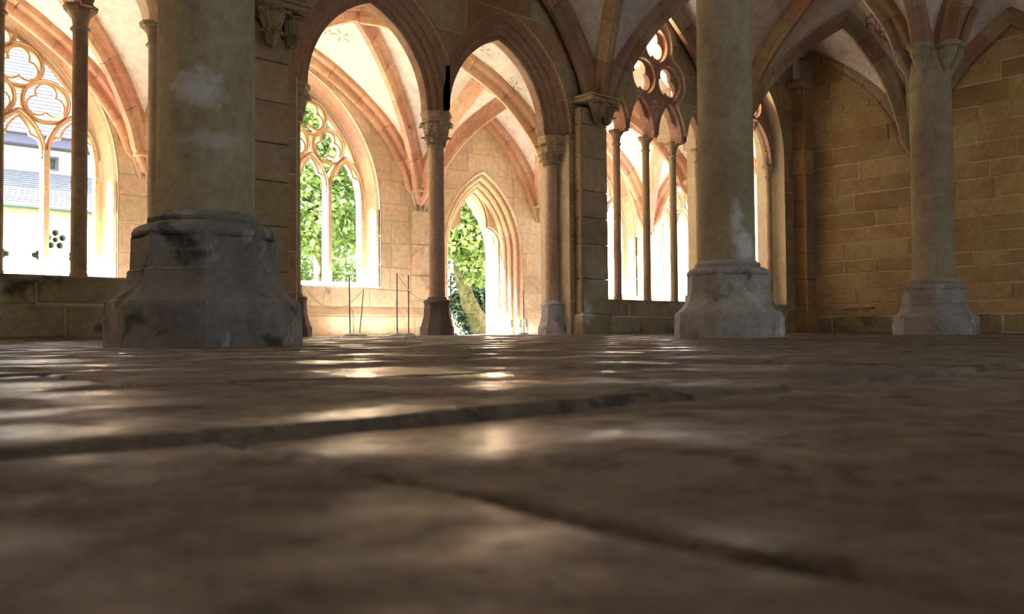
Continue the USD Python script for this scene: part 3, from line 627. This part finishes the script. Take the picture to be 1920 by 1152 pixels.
# ================================================================== THICK COLUMNS
def big_column(c, label, drums, dirs, seed, sm='column'):
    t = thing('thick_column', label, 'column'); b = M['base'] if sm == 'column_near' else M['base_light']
    obj('plinth', octloft([(.482, -.01), (.484, .05), (.483, .12), (.480, .20), (.474, .222), (.462, .230)], c, PI / 8, 8, .007, seed), b, t)
    u = np.linspace(0, 1, 9); slope = [(.375 + .085 * (1 - x) ** 2.1, .226 + .138 * x) for x in u]
    obj('base_slope', octloft(slope + [(.377, .372), (.370, .380), (.362, .384)], c, PI / 8, 8, .006, seed + 1), b, t)
    obj('base_drum', octloft([(.362, .378), (.360, .42), (.358, .50), (.358, .545), (.350, .556), (.335, .560)], c, PI / 8, 8, .004, seed + 2), b, t)
    obj('base_moulding', lathe([(.30, .530), (.338, .535), (.352, .548), (.355, .565), (.345, .585), (.322, .60), (.290, .612), (.272, .618), (.280, .626), (.282, .640), (.272, .652), (.252, .660), (.246, .672)], c, 64), b, t, 45)
    z0 = .665
    for k, z1 in enumerate(drums):
        r0, r1 = .2430 - .0025 * z0, .2430 - .0025 * z1
        obj('drum', lathe([(r0 - .004, z0), (r0, z0 + .004), (r1, z1 - .004), (r1 - .004, z1), (.1, z1)], c, 64), M[sm], t, 40); z0 = z1
    obj('core', lathe([(.225, .6), (.225, 4.0)], c, 32), M['mortar'], t, 40)
    # corbels that taper into the shaft, one under each rib
    for a in dirs:
        d = np.array([math.cos(a), math.sin(a)]); s = np.array([-d[1], d[0]]); V = []
        for (q, w, z) in ((.42, .115, 3.51), (.42, .115, 3.455), (.385, .095, 3.44), (.375, .088, 3.38), (.315, .058, 3.28), (.245, .010, 3.15)):
            for sx, qq in ((-1, .12), (-1, q - .045), (-.55, q), (.55, q), (1, q - .045), (1, .12)):
                p = np.array(c) + d * qq + s * sx * w; V.append((*p, z))
        F = []
        for i in range(5):
            for j in range(5):
                p = i * 6 + j; F += [(p, p + 7, p + 1), (p, p + 6, p + 7)]
        F += [(0, 1, 2), (0, 2, 3), (0, 3, 4), (0, 4, 5)]
        obj('rib_corbel', (np.array(V), np.array(F)), M['column'], t)
def dirs_to(c, pts): return [math.atan2(y - c[1], x - c[0]) for x, y in pts]
P0, P1, P2, P3, B1, B2 = (-.30, 7.62), (3.80, 7.62), (8.40, 7.62), (11.45, 7.62), (13.74, 5.76), (13.74, 2.90)
EW = [(x, YE + .05) for x in (-5.2, -.7, 3.85, 8.4, 12.2)]
C0, C1, C2, C3 = COLS
links = {C1: [P0, P1, C0, C2, EW[1], EW[2]], C2: [P1, P2, C1, C3, EW[2], EW[3]], C3: [P2, P3, B1, B2, C2, EW[3], EW[4]], C0: [P0, C1, EW[0], EW[1]]}
big_column(C1, 'massive grey column at the left, nearest to the camera', [3.0, 3.45], dirs_to(C1, links[C1]), 3, 'column_near')
big_column(C2, 'thick grey column right of centre with lime-stained foot', [3.0, 3.45], dirs_to(C2, links[C2]), 13, 'column_mid')
big_column(C3, 'thick column at the right in front of the coursed end wall, ribs fanning from its top', [1.7, 2.71, 3.045, 3.45], dirs_to(C3, links[C3]), 23)
big_column(C0, 'thick column left of the picture, outside the frame', [3.0, 3.45], dirs_to(C0, links[C0]), 33)

# ================================================================== END WALL, EAST WALL, LEFT WALL
wall_r = struct('wall_right', 'coursed ochre sandstone end wall at the right')
obj('wall_core', cbox(XE, XE + .5, YE - .5, YI + .4, -.1, ZTOP, .01), M['mortar'], wall_r)
courses = [.46, .20, .25, .27, .22, .29, .24, .26, .31, .25, .28, .30, .27, .33, .28, .30, .32, .27, .3, .3, .3]
ashlar(sbox(-7.52, .30, 1.45, 5.6), FE, wall_r, ['wall', 'wall', 'wall', 'wall_dark'], (.24, .34), (.42, 1.25), gap=.020, proud=(.006, .02), bev=.008, seed=41, courses=courses[1:], jit=.013)
ashlar(sbox(-7.5, .0, 1.45, .30), FE, wall_r, ['foot'], (.28, .3), (.7, 1.4), gap=.014, proud=(.0, .03), bev=.02, seed=42, courses=[.30], jit=.01, name='foot_stone')
for x0, x1, z, sd in ((6.45, 6.72, .45, 1), (6.72, 7.10, .43, 2), (5.0, 5.35, .40, 3)):
    r_ = random.Random(sd); P = [(XE + .02, r_.uniform(x0, x1), z + r_.uniform(-.05, .03)) for _ in range(6)] + [(XE - r_.uniform(.05, .13), x0 + (x1 - x0) * (k + .5) / 9 + r_.uniform(-.01, .01), z + r_.uniform(-.012, .012)) for k in range(9)]
    obj('broken_ledge', trimesh.convex.convex_hull(np.array(P)), M['mortar'], wall_r)
for y, z in ((5.80, 3.00), (2.90, 3.00)):
    obj('corbel', cat([cbox(XE - .16, XE + .02, y - .15, y + .15, z - .02, z + .07, .015), trimesh.convex.convex_hull(np.array([(XE - .14, y - .12, z - .02), (XE - .14, y + .12, z - .02), (XE + .02, y - .13, z - .02), (XE + .02, y + .13, z - .02), (XE - .03, y, z - .28), (XE + .02, y, z - .30)]))]), M['wall_dark'], wall_r)
wall_e = struct('wall_east', 'unseen plain sandstone wall behind the camera, its three pointed windows placed to light the room')
Feast = Frame((0, YE, 0), (-1, 0, 0), (0, 0, 1))
ew = sbox(-XE, -.1, -XL, ZTOP)
for xc in (1.6, 6.1, 10.3): ew = ew.difference(arch_poly(-xc, .46, 2.2, .85, z0=1.0))  # out of view, placed and sized to light columns and floor from behind
obj('wall_core', extrude(ew, Feast, -.5, 0), M['wall_dark'], wall_e)
wall_l = struct('wall_left', 'plain sandstone wall closing the room and cloister at the left, outside the frame')
obj('wall_core', cbox(XL - .4, XL, YE - .5, YX, -.1, ZTOP, .01), M['wall_dark'], wall_l)

# ================================================================== VAULTS
ceiling = struct('ceiling', 'dim plastered rib vault of the chapter house')
obj('web', web_mesh(SUP, XL - .1, XE + .15, YE - .2, YI + .12, .075, 1.0), M['grey_plaster'], ceiling, 50)
rm = [M['rib'], M['rib'], M['arch'], M['pier']]
for c, ps in ((C1, [P0, P1, C2]), (C2, [P1, P2, C3]), (C3, [P2, P3, B1, B2])):
    for q in ps: full_rib(c, q, SUP, 1.0, ceiling, rm, M['mortar'], r0=.19, r1=.19 if q in COLS else .06)
for c, ps in ((C2, [EW[2], EW[3]]), (C3, [EW[3], EW[4]]), (C1, [EW[1], EW[2]])):
    for q in ps: full_rib(c, q, SUP, 1.0, ceiling, rm, M['mortar'], r0=.19, r1=.19 if q in COLS else .06)
for a, b in ((P3, B1), (P1, P2), (P2, P3), (B1, B2), (P0, P1)): full_rib(a, b, SUP, 1.0, ceiling, [M['arch'], M['rib']] if a[1] > 7 and b[1] > 7 else rm, M['mortar'], size=1.05 if a[1] > 7 and b[1] > 7 else .9, name='wall_rib' if a != P3 or b != B1 else 'rib')
half_rib(B1, (13.74, 7.62), SUP, 1.0, ceiling, rm, M['mortar'], size=.9, name='wall_rib'); half_rib(P3, (13.74, 7.64), SUP, 1.0, ceiling, rm, M['mortar'], size=.9, name='wall_rib')
half_rib(B2, (13.74, -.2), SUP, 1.0, ceiling, rm, M['mortar'], size=.9, name='wall_rib')
ceil_c = struct('ceiling', 'bright whitewashed rib vault of the cloister walk with pink ribs')
KC = .93
obj('web', web_mesh(SUPC, XL - .1, 21.6, YA + .05, YW + .12, .075, KC), M['plaster'], ceil_c, 50)
O = {x: (x, 11.26) for x in (-.15, 3.79, 8.09, 10.78, 13.92, 17.6)}; I = {x: (x, 8.33) for x in (-.3, 3.9, 8.35, 11.55, 14.4, 17.6)}
for o, i in ((-.15, -.3), (-.15, 3.9), (3.79, -.3), (3.79, 3.9), (3.79, 8.35), (8.09, 3.9), (8.09, 8.35), (8.09, 11.55), (10.78, 8.35), (10.78, 11.55), (13.92, 11.55), (13.92, 14.4), (17.6, 14.4), (13.92, 17.6)):
    full_rib(O[o], I[i], SUPC, KC, ceil_c, M['pink'], M['cloister_joint'], vl=.62, r0=.03)
for a, b in ((-.15, 3.79), (3.79, 8.09), (8.09, 10.78), (10.78, 13.92), (13.92, 17.6)): full_rib(O[a], O[b], SUPC, KC, ceil_c, M['pink'], M['cloister_joint'], vl=.62, size=1.0, name='wall_rib')

def mural(cx, cy, strokes, sup, k, mat, holder, w=.007):
    ms = []
    for st in strokes:
        P = np.array(st, float) + [cx, cy]; z = vault(P, sup, k); n = len(P); T = np.gradient(P, axis=0); T /= np.linalg.norm(T, axis=1, keepdims=True); S = np.c_[-T[:, 1], T[:, 0]]
        ww = w * np.sin(np.linspace(.25, PI - .2, n))[:, None]; L, R = P + S * ww, P - S * ww
        ms.append(strip([np.c_[L, vault(L, sup, k) - .012], np.c_[R, vault(R, sup, k) - .012]]))
    obj('mural_stroke', cat(ms), mat, holder)
def curl(a0, turn, r0, r1, x, y, n=16): 
    t = np.linspace(0, 1, n); a = a0 + turn * t; r_ = r0 + (r1 - r0) * t; return np.c_[x + r_ * np.cos(a), y + r_ * np.sin(a)]
rs = random.Random(77)
def star(R, n=6): return [[(R * .25 * math.cos(a), R * .25 * math.sin(a)), (R * .6 * math.cos(a + .15), R * .6 * math.sin(a + .15)), (R * math.cos(a), R * math.sin(a)), (R * 1.05 * math.cos(a + .35), R * 1.05 * math.sin(a + .35))] for a in np.arange(n) * 2 * PI / n]
mural(7.69, 8.50, star(.09), SUPC, KC, M['paint'], ceil_c); mural(6.19, 10.51, star(.13, 5) + [np.array(q) + [-.16, .10] for q in star(.07, 4)], SUPC, KC, M['paint'], ceil_c, .008); mural(7.20, 8.55, star(.08, 4), SUPC, KC, M['paint'], ceil_c)
for cx, cy in ((13.02, 6.02), (13.20, 5.95), (13.28, 4.95)):
    mural(cx, cy, [curl(rs.uniform(0, 6.28), rs.uniform(2.5, 5.5), rs.uniform(.07, .13), .02, rs.uniform(-.16, .16), rs.uniform(-.14, .14)) for _ in range(9)], SUP, 1.0, M['red_paint'], ceiling, .009)

# ================================================================== CLOISTER OUTER WALL
wall_c = struct('wall_cloister', 'honey coloured cloister wall with traceried windows and a pointed door')
WX = [-2.27, 2.08, 5.98, 12.20, 15.76]; WIN = (1.36, 2.02, 2.0); WT = (1.20, 2.06, 1.86); WS = .78
DC = 9.45; DOOR = (.62, 1.45, 1.10)
def win(xc, spec, z0, r_=0.0): return arch_poly(xc, *spec, z0=z0, r=r_, n=24)
holes = unary_union([win(x, WIN, WS) for x in WX] + [arch_poly(DC, *DOOR, z0=-.2, r=.27)])
wf = sbox(XL, -.1, 21.5, ZTOP)
obj('wall_core', extrude(wf.difference(holes), FW, -(YX - YW), 0), M['cloister_joint'], wall_c)
ashlar(sbox(-.1, .47, 16.5, 4.9).difference(holes.buffer(.012)).difference(sbox(7.92, .6, 8.26, 2.1)), FW, wall_c, ['cloister_wall'], (.26, .38), (.4, .95), gap=.014, proud=(.006, .014), bev=.007, seed=51, jit=.008)
# base course and its sloping top
for x0, x1 in ((-1.5, 8.50), (10.42, 17)):
    x = x0
    while x < x1 - .01:
        w = min(random.Random(int(x * 50)).uniform(.9, 1.5), x1 - x); w = x1 - x if x1 - x - w < .4 else w
        obj('base_block', cbox(x + .003, x + w - .003, YW - .085, YW + .05, .02, .335, .01), M['cloister_wall'], wall_c)
        v = np.array([(a, b, z) for a in (x + .003, x + w - .003) for b, z in ((YW - .08, .335), (YW - .075, .36), (YW - .012, .47), (YW + .03, .47), (YW + .03, .335))])
        obj('base_moulding', trimesh.convex.convex_hull(v), M['cloister_wall'], wall_c); x += w
# flat pilaster strip, corbels
for a, b in ((.63, 1.0), (1.0, 1.5), (1.5, 2.04)):
    obj('strip_block', cbox(7.93, 8.25, YW - .09, YW + .05, a + .003, b - .003, .012), M['cloister_wall'], wall_c)
def pend(x, y0, z, s=1.0, mat=None):
    ms = [cbox(x - .20 * s, x + .20 * s, y0 - .20 * s, y0 + .03, z, z + .05, .012)]
    for dx in (-.13, 0, .13):
        ms.append(trimesh.convex.convex_hull(np.array([(x + (dx + a) * s, y0 - b * s, z) for a in (-.06, .06) for b in (.0, .17 - abs(dx) * .5)] + [(x + dx * .6 * s, y0 - .02, z - .26 * s), (x + dx * .6 * s, y0 + .02, z - .28 * s)])))
    obj('corbel', cat(ms), M['tracery'], wall_c)
for x in (-.15, 3.79, 8.09, 10.78, 13.92): pend(x, YW, 2.33)
# windows
def window(n, xc):
    w = struct(f'window_{n}', f'tall four-light window with circles of trefoil tracery, at {xc:.1f} m along the cloister wall')
    return w
WL = ['unseen traceried window left of the frame, placed to let light into the cloister', 'traceried window at the far left with a roofed building behind it', 'traceried window full of green leaves behind the big left column', 'glaring white window behind the slim columns', 'glaring white window seen beside the middle thick column']  # the first is out of view, there for the light it lets in
def reveal(w, xc):
    # splayed moulded reveal from the wall face to the tracery and on to the garden face, in voussoirs and jamb stones
    prof = [(0.0, .012), (0, -.03), (-.03, -.05), (-.035, -.075), (-.10, -.19), (-.115, -.20), (-.12, -.215), (-.15, -.235), (-.165, -.25), (-.165, -.33)]
    prof2 = [(-.165, -.35), (-.16, -.36), (-.04, -.60), (-.03, -.655)]
    half, zs, rise = WIN
    for P, nm in ((prof, 'voussoir'), (prof2, 'outer_voussoir')):
        moulded_arch(xc, half, zs, rise, P, FW, w, M['pink'] if P is prof else M['tracery'], M['cloister_joint'], 6, 5, .004, None, nm)
        for s in (1, -1):
            for a, b in zip((WS, 1.15, 1.6), (1.15, 1.6, zs)):
                cols = [FW(np.array([[xc + s * (half + r_), a + .003], [xc + s * (half + r_), b - .003]]), np.full(2, d)) for r_, d in P]
                obj('jamb_stone', strip(cols, flip=s < 0), M['tracery'], w, 35)
def tracery(w, xc):
    fr = Frame((xc, YT, 0), (1, 0, 0), (0, 0, 1)); half, zs, rise = WT
    reg = arch_poly(0, half + .05, zs, rise + .05, z0=WS + .06, n=24); p = .60
    def ring(g, a, b): return g.buffer(a).difference(g.buffer(-b))
    heads = [arch_poly(x, .268, 2.28, .50, z0=1.6) for x in (-1.5 * p, -.5 * p, .5 * p, 1.5 * p)]
    circ = [Point(x, z).buffer(.245, 28) for x, z in ((-p, 2.94), (0, 2.94), (p, 2.94), (-p / 2, 3.345), (p / 2, 3.345), (0, 3.70))]
    bars = [sbox(x - .042, WS, x + .042, 2.36) for x in (-p, 0, p)]
    frame = reg.difference(arch_poly(0, half - .035, zs, rise - .035, z0=WS, n=24))
    hd = unary_union([ring(h, .045, .012) for h in heads]).intersection(sbox(-9, 2.26, 9, 9))
    ringg = unary_union([ring(c, .035, .012) for c in circ])
    body = unary_union([hd, ringg] + bars).intersection(reg)
    web = unary_union(bars + [frame]).buffer(0)
    for x in (-p, 0, p): obj('mullion', cat([extrude(sbox(x - .030, WS + .04, x + .030, 2.34), fr, -.10, .10), extrude(sbox(x - .048, WS + .04, x + .048, 2.34), fr, -.04, .04)]), M['tracery'], w)
    obj('frame', extrude(frame, fr, -.07, .07), M['tracery'], w)
    obj('tracery', cat([extrude(unary_union([hd, ringg]).intersection(reg), fr, -.055, .055), extrude(unary_union([ring(h, .028, -.012) for h in heads] + [ring(c, .022, -.008) for c in circ]).intersection(sbox(-9, 2.28, 9, 9)).intersection(reg), fr, -.09, .09)]), M['tracery'], w)
    cus = []
    for x in (-1.5 * p, -.5 * p, .5 * p, 1.5 * p):
        t = unary_union([Point(x - .115, 2.36).buffer(.15, 16), Point(x + .115, 2.36).buffer(.15, 16), arch_poly(x, .135, 2.45, .27, z0=2.36), sbox(x - .262, 1.8, x + .262, 2.37)]).intersection(arch_poly(x, .26, 2.28, .49, z0=1.9))
        cus.append(ring(t, .018, .006).intersection(sbox(-9, 2.24, 9, 9)).intersection(arch_poly(x, .27, 2.28, .50, z0=1.9)))
    for k, c in enumerate(circ):
        cx, cz = c.centroid.x, c.centroid.y
        cus.append(ring(foil(cx, cz, .228, 3, PI / 2 + (0 if k > 2 else .0)), .014, .008).intersection(c))
    obj('cusps', extrude(unary_union(cus), fr, -.04, .04), M['tracery'], w)
for k, xc in enumerate(WX):
    w = struct(f'window_{k + 1}', WL[k]); reveal(w, xc); tracery(w, xc)
    h = WIN[0]
    v = np.array([(x, y, z) for x, q in ((xc - h, 0), (xc + h, 0)) for y, z in ((YW - .005, WS - .08), (YW - .005, WS), (YT - .05, WS + .09), (YX + .05, WS + .02), (YX + .05, WS - .1))])
    obj('sill', trimesh.convex.convex_hull(v), M['cloister_floor'], w)
# door
door = struct('door_1', 'pointed doorway with trefoil head leading to the garden')
DP = [(0, -.24), (0, -.20), (.012, -.18), (.038, -.165), (.062, -.178), (.072, -.155), (.07, -.13), (.095, -.105), (.125, -.10), (.145, -.112), (.155, -.09), (.153, -.065), (.180, -.035), (.215, -.03), (.24, -.042), (.25, -.015), (.272, .016), (.30, .02), (.312, .006)]
moulded_arch(DC, *DOOR, DP, FW, door, M['tracery'], M['cloister_joint'], 4, 7, .004, .30)
hole = unary_union([sbox(-.57, -.1, .57, 1.62), Point(-.285, 1.63).buffer(.295, 24), Point(.285, 1.63).buffer(.295, 24), arch_poly(0, .27, 2.02, .47, z0=1.75).buffer(.02)])
frd = Frame((DC, YW + .24, 0), (1, 0, 0), (0, 0, 1))
dp = arch_poly(0, *DOOR, z0=.0, r=.05)
obj('trefoil_head', extrude(dp.difference(hole.buffer(.035)), frd, -.16, 0), M['tracery'], door)
obj('trefoil_edge', extrude(dp.difference(hole), frd, -.12, -.035), M['tracery'], door)
obj('outer_jamb', extrude(arch_poly(0, *DOOR, z0=.0, r=.29).difference(arch_poly(0, .60, 1.45, 1.08, z0=-.01)), frd, -.42, -.16), M['tracery'], door)
for s in (-1, 1):
    for q, wd in ((.66, .10), (.80, .08), (.90, .06)):
        yb = YW + .14 - (q - .66) * .55
        obj('jamb_base', cat([cbox(DC + s * q - wd / 2, DC + s * q + wd / 2, yb - .10, yb + .10, .02, .17, .01), cbox(DC + s * q - wd / 2 + .01, DC + s * q + wd / 2 - .01, yb - .085, yb + .085, .17, .30, .015)]), M['cloister_wall'], door)
obj('threshold', cbox(DC - .62, DC + .62, YW + .02, YX + .15, -.05, .036, .012), M['cloister_floor'], door)
wall_f = struct('wall_far', 'plain wall closing the far end of the cloister walk, outside the view')
obj('wall_core', cbox(21.5, 21.9, YI, YX, -.1, ZTOP, .01), M['cloister_wall'], wall_f)

# ================================================================== BARRIER POSTS AND CORDS
def post(x, y, h, label, lean=(0, 0), r_=.008):
    t = thing('barrier_post', label, 'post'); z0 = .035
    obj('foot', lathe([(.005, z0), (.092, z0), (.095, z0 + .008), (.082, z0 + .020), (.05, z0 + .030), (.018, z0 + .034), (.0, z0 + .034)], (x, y), 28), M['disc'], t, 40)
    obj('pole', tube([(x, y, z0 + .03), (x + lean[0] * .5, y + lean[1] * .5, z0 + h / 2), (x + lean[0], y + lean[1], z0 + h)], r_, 8), M['metal'], t, 40)
    obj('tip', trimesh.creation.icosphere(1, r_ * 1.25).apply_translation((x + lean[0], y + lean[1], z0 + h)), M['metal'], t, True)
    return (x + lean[0], y + lean[1], z0 + h)
T1 = post(5.42, 9.0, .74, 'dark barrier post left of the twin posts, below the leafy window, taller one', (-.015, 0))
T2 = post(5.86, 9.5, .60, 'thin leaning barrier post below the right part of the leafy window', (.06, .0), .006)
T3 = post(6.10, 9.0, .78, 'barrier post left of the leafy-capital column, first of the pair by the wall strip')
T4 = post(6.40, 9.18, .78, 'barrier post just left of the dark portal column, in front of the wall strip')
T5 = post(6.955, 9.0, .78, 'barrier post standing just right of the dark portal column')
T6 = post(9.10, 9.9, .68, 'barrier post at the right side of the pointed door')
T7 = post(4.93, 9.3, .62, 'faint barrier post close to the big left column', (0, 0), .006)
def cord(a, b, sag, label, k=24):
    a, b = np.array(a, float), np.array(b, float); u = (b - a) / np.linalg.norm(b - a); a = a + u * .02 - [0, 0, .01]; b = b - u * .02 - [0, 0, .01]; t = np.linspace(0, 1, k)[:, None]
    p = a * (1 - t) + b * t; p[:, 2] -= 4 * sag * (t * (1 - t))[:, 0]
    o = obj('hanging_rope', tube(p, .0055, 6), M['rope'], None, 40); tag(o, label=label, category='rope')
cord(T7, T2, .26, 'pale cord sagging in a deep loop under the leafy window')
cord(T3, np.array(T5) - [0, 0, .02], .30, 'pale cord hanging behind the dark portal column')
cord(T6, np.array([10.35, 11.1, .55]), .10, 'short pale cord from the right post to the wall')
cord(T6, np.array([8.62, 11.1, .45]), .14, 'pale cord hanging across the doorway')

# ================================================================== GARDEN
lawn = struct('lawn', 'green lawn of the cloister garden')
obj('grass', cbox(-40, 70, YX + .15, 60, -.4, .0, .01), M['lawn'], lawn, kind='stuff')
def leaf_cloud(centres, n, size, seed, droop=.35):
    r_ = np.random.default_rng(seed); C = np.array([c[:3] for c in centres]); R = np.array([c[3:6] for c in centres]); w = np.prod(R, axis=1) ** (2 / 3); k = r_.choice(len(C), n, p=w / w.sum())
    d = r_.normal(size=(n, 3)); d /= np.linalg.norm(d, axis=1, keepdims=True); rad = r_.uniform(.45, 1.0, (n, 1)) ** .6
    P = C[k] + d * R[k] * rad
    P += .35 * R[k] * (np.stack([meshkit.noise(P * 1.7, s) for s in (1, 2, 3)], 1) - .5)
    N = d * .45 + np.array([0, 0, .75]) + r_.normal(size=(n, 3)) * .55; N /= np.linalg.norm(N, axis=1, keepdims=True)
    A = np.cross(N, r_.normal(size=(n, 3))); A /= np.linalg.norm(A, axis=1, keepdims=True); B = np.cross(N, A)
    s = size * r_.uniform(.6, 1.3, (n, 1)); z = np.array([0, 0, 1.0])
    tip = P + A * s * .62 - z * s * droop * .5
    v = np.stack([P - A * s * .5, P - A * s * .1 + B * s * .36 + N * s * .06, P + A * s * .2 + B * s * .25, tip, P + A * s * .2 - B * s * .25, P - A * s * .1 - B * s * .36 + N * s * .06], 1)
    return v
LF = np.array([(0, 5, 1), (1, 5, 4), (1, 4, 2), (2, 4, 3)])
def leaves_mesh(v): 
    n = len(v); return trimesh.Trimesh(v.reshape(-1, 3), (LF[None] + 6 * np.arange(n)[:, None, None]).reshape(-1, 3), process=False)
CAMP = np.array([0, 0, .05])
def tree(label, base, top, trunk, crown, n, size, seed, mat, mat2, near=90):
    t = thing('garden_tree', label, 'tree'); r_ = random.Random(seed)
    q = np.linspace(0, len(trunk[0]) - 1, 40); K = PchipInterpolator(np.arange(len(trunk[0])), np.array(trunk[0])); W = np.interp(q, np.arange(len(trunk[1])), trunk[1])
    tm = tube(K(q), W, 28); dv = tm.vertices - K(q)[np.minimum(np.arange(len(tm.vertices)) // 28, 39)]
    tm.vertices = tm.vertices + dv * (meshkit.fbm(tm.vertices * [6, 6, 2.2], 4, seed) - .5)[:, None] * .55
    obj('trunk', tm, M['bark'], t, 50)
    end = np.array(trunk[0][-1])
    for k in range(9):
        c = crown[k % len(crown)]; e = np.array(c[:3]) + np.array([r_.uniform(-.5, .5) * c[3], r_.uniform(-.5, .5) * c[4], r_.uniform(-.2, .5) * c[5]])
        s = end + (np.array(trunk[0][-2]) - end) * r_.uniform(0, .8); m = (s + e) / 2 + np.array([r_.uniform(-.3, .3), r_.uniform(-.3, .3), .3])
        obj('branch', tube([s, (s + m) / 2 + np.array([0, 0, .08]), m, e], [trunk[1][-1] * .55, .06, .045, .02], 7), M['bark'], t, 50)
    v = leaf_cloud(crown, n, size, seed)
    dist = np.linalg.norm(v.mean(1) - CAMP, axis=1); o = np.argsort(dist); far = v[o[near:]]
    half = len(far) * 2 // 3; q = np.random.default_rng(seed).permutation(len(far))
    for i in o[:near]: obj('leaf', leaves_mesh(v[i:i + 1]), M[mat], t)
    obj('foliage', leaves_mesh(far[q[:half]]), M[mat], t, kind='stuff'); obj('foliage', leaves_mesh(far[q[half:]]), M[mat2], t, kind='stuff')
tree('broad-leaved tree with a leaning mossy trunk seen through the pointed door', None, None,
     ([(13.55, 16.2, -.1), (13.35, 16.2, .35), (13.0, 16.15, .9), (12.75, 16.1, 1.6), (12.6, 16.0, 2.6), (12.4, 15.9, 3.6)], [.27, .22, .18, .165, .14, .10]),
     [(12.9, 15.4, 2.3, 1.2, .9, .8), (12.2, 15.8, 3.4, 1.6, 1.3, 1.2), (13.6, 15.9, 3.0, 1.3, 1.2, 1.2), (14.2, 16.6, 2.0, 1.0, .8, .7), (12.6, 15.6, 4.6, 1.8, 1.5, 1.2), (12.75, 15.2, 1.75, .75, .5, .6)], 17000, .155, 3, 'leaf', 'leaf2')
tree('dense bright green tree filling the leafy window behind the big left column', None, None,
     ([(11.3, 20.2, -.1), (11.3, 20.2, 1.0), (11.25, 20.1, 2.4), (11.3, 20.0, 3.9)], [.26, .22, .18, .11]),
     [(9.9, 18.7, 3.0, 1.4, 1.0, 1.05), (11.3, 19.3, 3.2, 1.5, 1.2, 1.15), (10.2, 19.2, 4.9, 1.8, 1.4, 1.4), (11.7, 19.4, 5.1, 1.5, 1.4, 1.4), (10.8, 19.4, 6.6, 2.0, 1.6, 1.4)], 17000, .165, 5, 'leaf', 'leaf2')
def bush(label, cl, n, size, seed, mat, mat2):
    t = thing('garden_bush', label, 'bush')
    for k, c in enumerate(cl): obj('stem', tube([(c[0], c[1], -.05), (c[0] + .05, c[1], c[2] * .6), (c[0], c[1], c[2])], [.03, .022, .012], 6), M['bark'], t, 40)
    v = leaf_cloud(cl, n, size, seed); h = n // 2
    obj('foliage', leaves_mesh(v[:h]), M[mat], t, kind='stuff'); obj('foliage', leaves_mesh(v[h:]), M[mat2], t, kind='stuff')
bush('low bright yellow-green hedge under the tree in the leafy window', [(10.2 + k * .95, 22.0, 1.3, .75, .5, 1.45) for k in range(5)], 15000, .12, 9, 'leaf2', 'leaf')
bush('dark mass of shrubs behind the leaning trunk', [(19.3 + k * 1.2, 23.6 - .25 * k, 1.5, 1.1, .7, 1.7) for k in range(4)], 26000, .15, 19, 'leaf3', 'leaf3')  # dark leaf colour stands for the grey building and foliage there
bush('young shrub with upright twigs right of the leaning trunk behind the door', [(13.05, 13.9, .65, .28, .25, .5), (13.2, 14.0, .95, .28, .25, .42)], 420, .13, 10, 'leaf2', 'leaf')

# ------------------------------------------------------------------ range of buildings across the garden
bld = thing('monastery_building', 'pale monastery range with two tiled roofs and flower tracery, seen through the far left window', 'building')
YB = 36.0; FB = Frame((0, YB, 0), (1, 0, 0), (0, 0, 1))
lw = sbox(-15, 0, 34, 4.95); op = []
for k in range(14):
    xc = 8.72 + (k - 4) * 2.35
    op.append((xc, foil(xc, 3.79, .40, 5, PI / 2, .30, .66)))
    op += [(xc, foil(xc + s * .62, 3.17, .20, 3, PI / 2 + s * .5)) for s in (-1, 1)]
obj('lower_wall', extrude(lw.difference(unary_union([g for _, g in op])), FB, -.5, 0), M['render'], bld)
for k in range(14):
    xc = 8.72 + (k - 4) * 2.35
    obj('tracery_opening', extrude(sbox(xc - 1.0, 2.9, xc + 1.0, 4.3), FB, -.55, -.42), M['recess'], bld)
obj('plinth_course', cbox(-15, 34, YB - .15, YB + .02, 2.55, 2.9, .03), M['render'], bld)
def tiles(x0, x1, y0, z0, y1, z1, rows, name, holder):
    d = np.array([0, y1 - y0, z1 - z0]) / rows; ms = []
    L = np.linalg.norm(d); n = np.cross([1, 0, 0], d / L)
    for k in range(rows):
        a = np.array([0, y0, z0]) + d * k; b = a + d * 1.08; q = []
        for x in (x0, x1):
            for p, o in ((a, .045), (b, .01), (b, -.03), (a, -.03)): q.append(np.array([x, 0, 0]) + p + n * o)
        ms.append(trimesh.convex.convex_hull(np.array(q)))
    obj(name, cat(ms), M['roof'], holder, kind='stuff')
obj('gutter', cbox(-15, 34, YB - .55, YB - .38, 4.86, 5.0, .03), M['gutter'], bld)
tiles(-15, 34, YB - .45, 4.98, 38.5, 6.75, 16, 'lower_roof', bld)
FU = Frame((0, 38.5, 0), (1, 0, 0), (0, 0, 1)); wins = [sbox(9.0 + k * 3.1, 6.95, 9.35 + k * 3.1, 7.4) for k in range(-7, 8)]
obj('upper_wall', extrude(sbox(-15, 5.5, 34, 8.5).difference(unary_union(wins)), FU, -.5, 0), M['render'], bld)
for w_ in wins:
    b = w_.bounds; f_ = obj('window', extrude(w_.buffer(.07, join_style=2).difference(w_), FU, -.05, .03), M['eave'], bld)
    obj('pane', extrude(w_, FU, -.3, -.25), M['recess'], f_)
obj('eave', cbox(-15, 34, 37.95, 38.6, 7.72, 8.18, .04), M['eave'], bld)
tiles(-15, 34, 37.8, 8.15, 46, 16.2, 40, 'upper_roof', bld)

# ================================================================== SMALL THINGS
t = obj('fallen_leaf', leaves_mesh(np.array([[(1.26, 2.60, .006), (1.285, 2.62, .016), (1.31, 2.625, .012), (1.33, 2.615, .004), (1.31, 2.60, .010), (1.285, 2.595, .014)]])), M['dry_leaf']); tag(t, label='small dry orange leaf on the floor by the big left column', category='leaf')
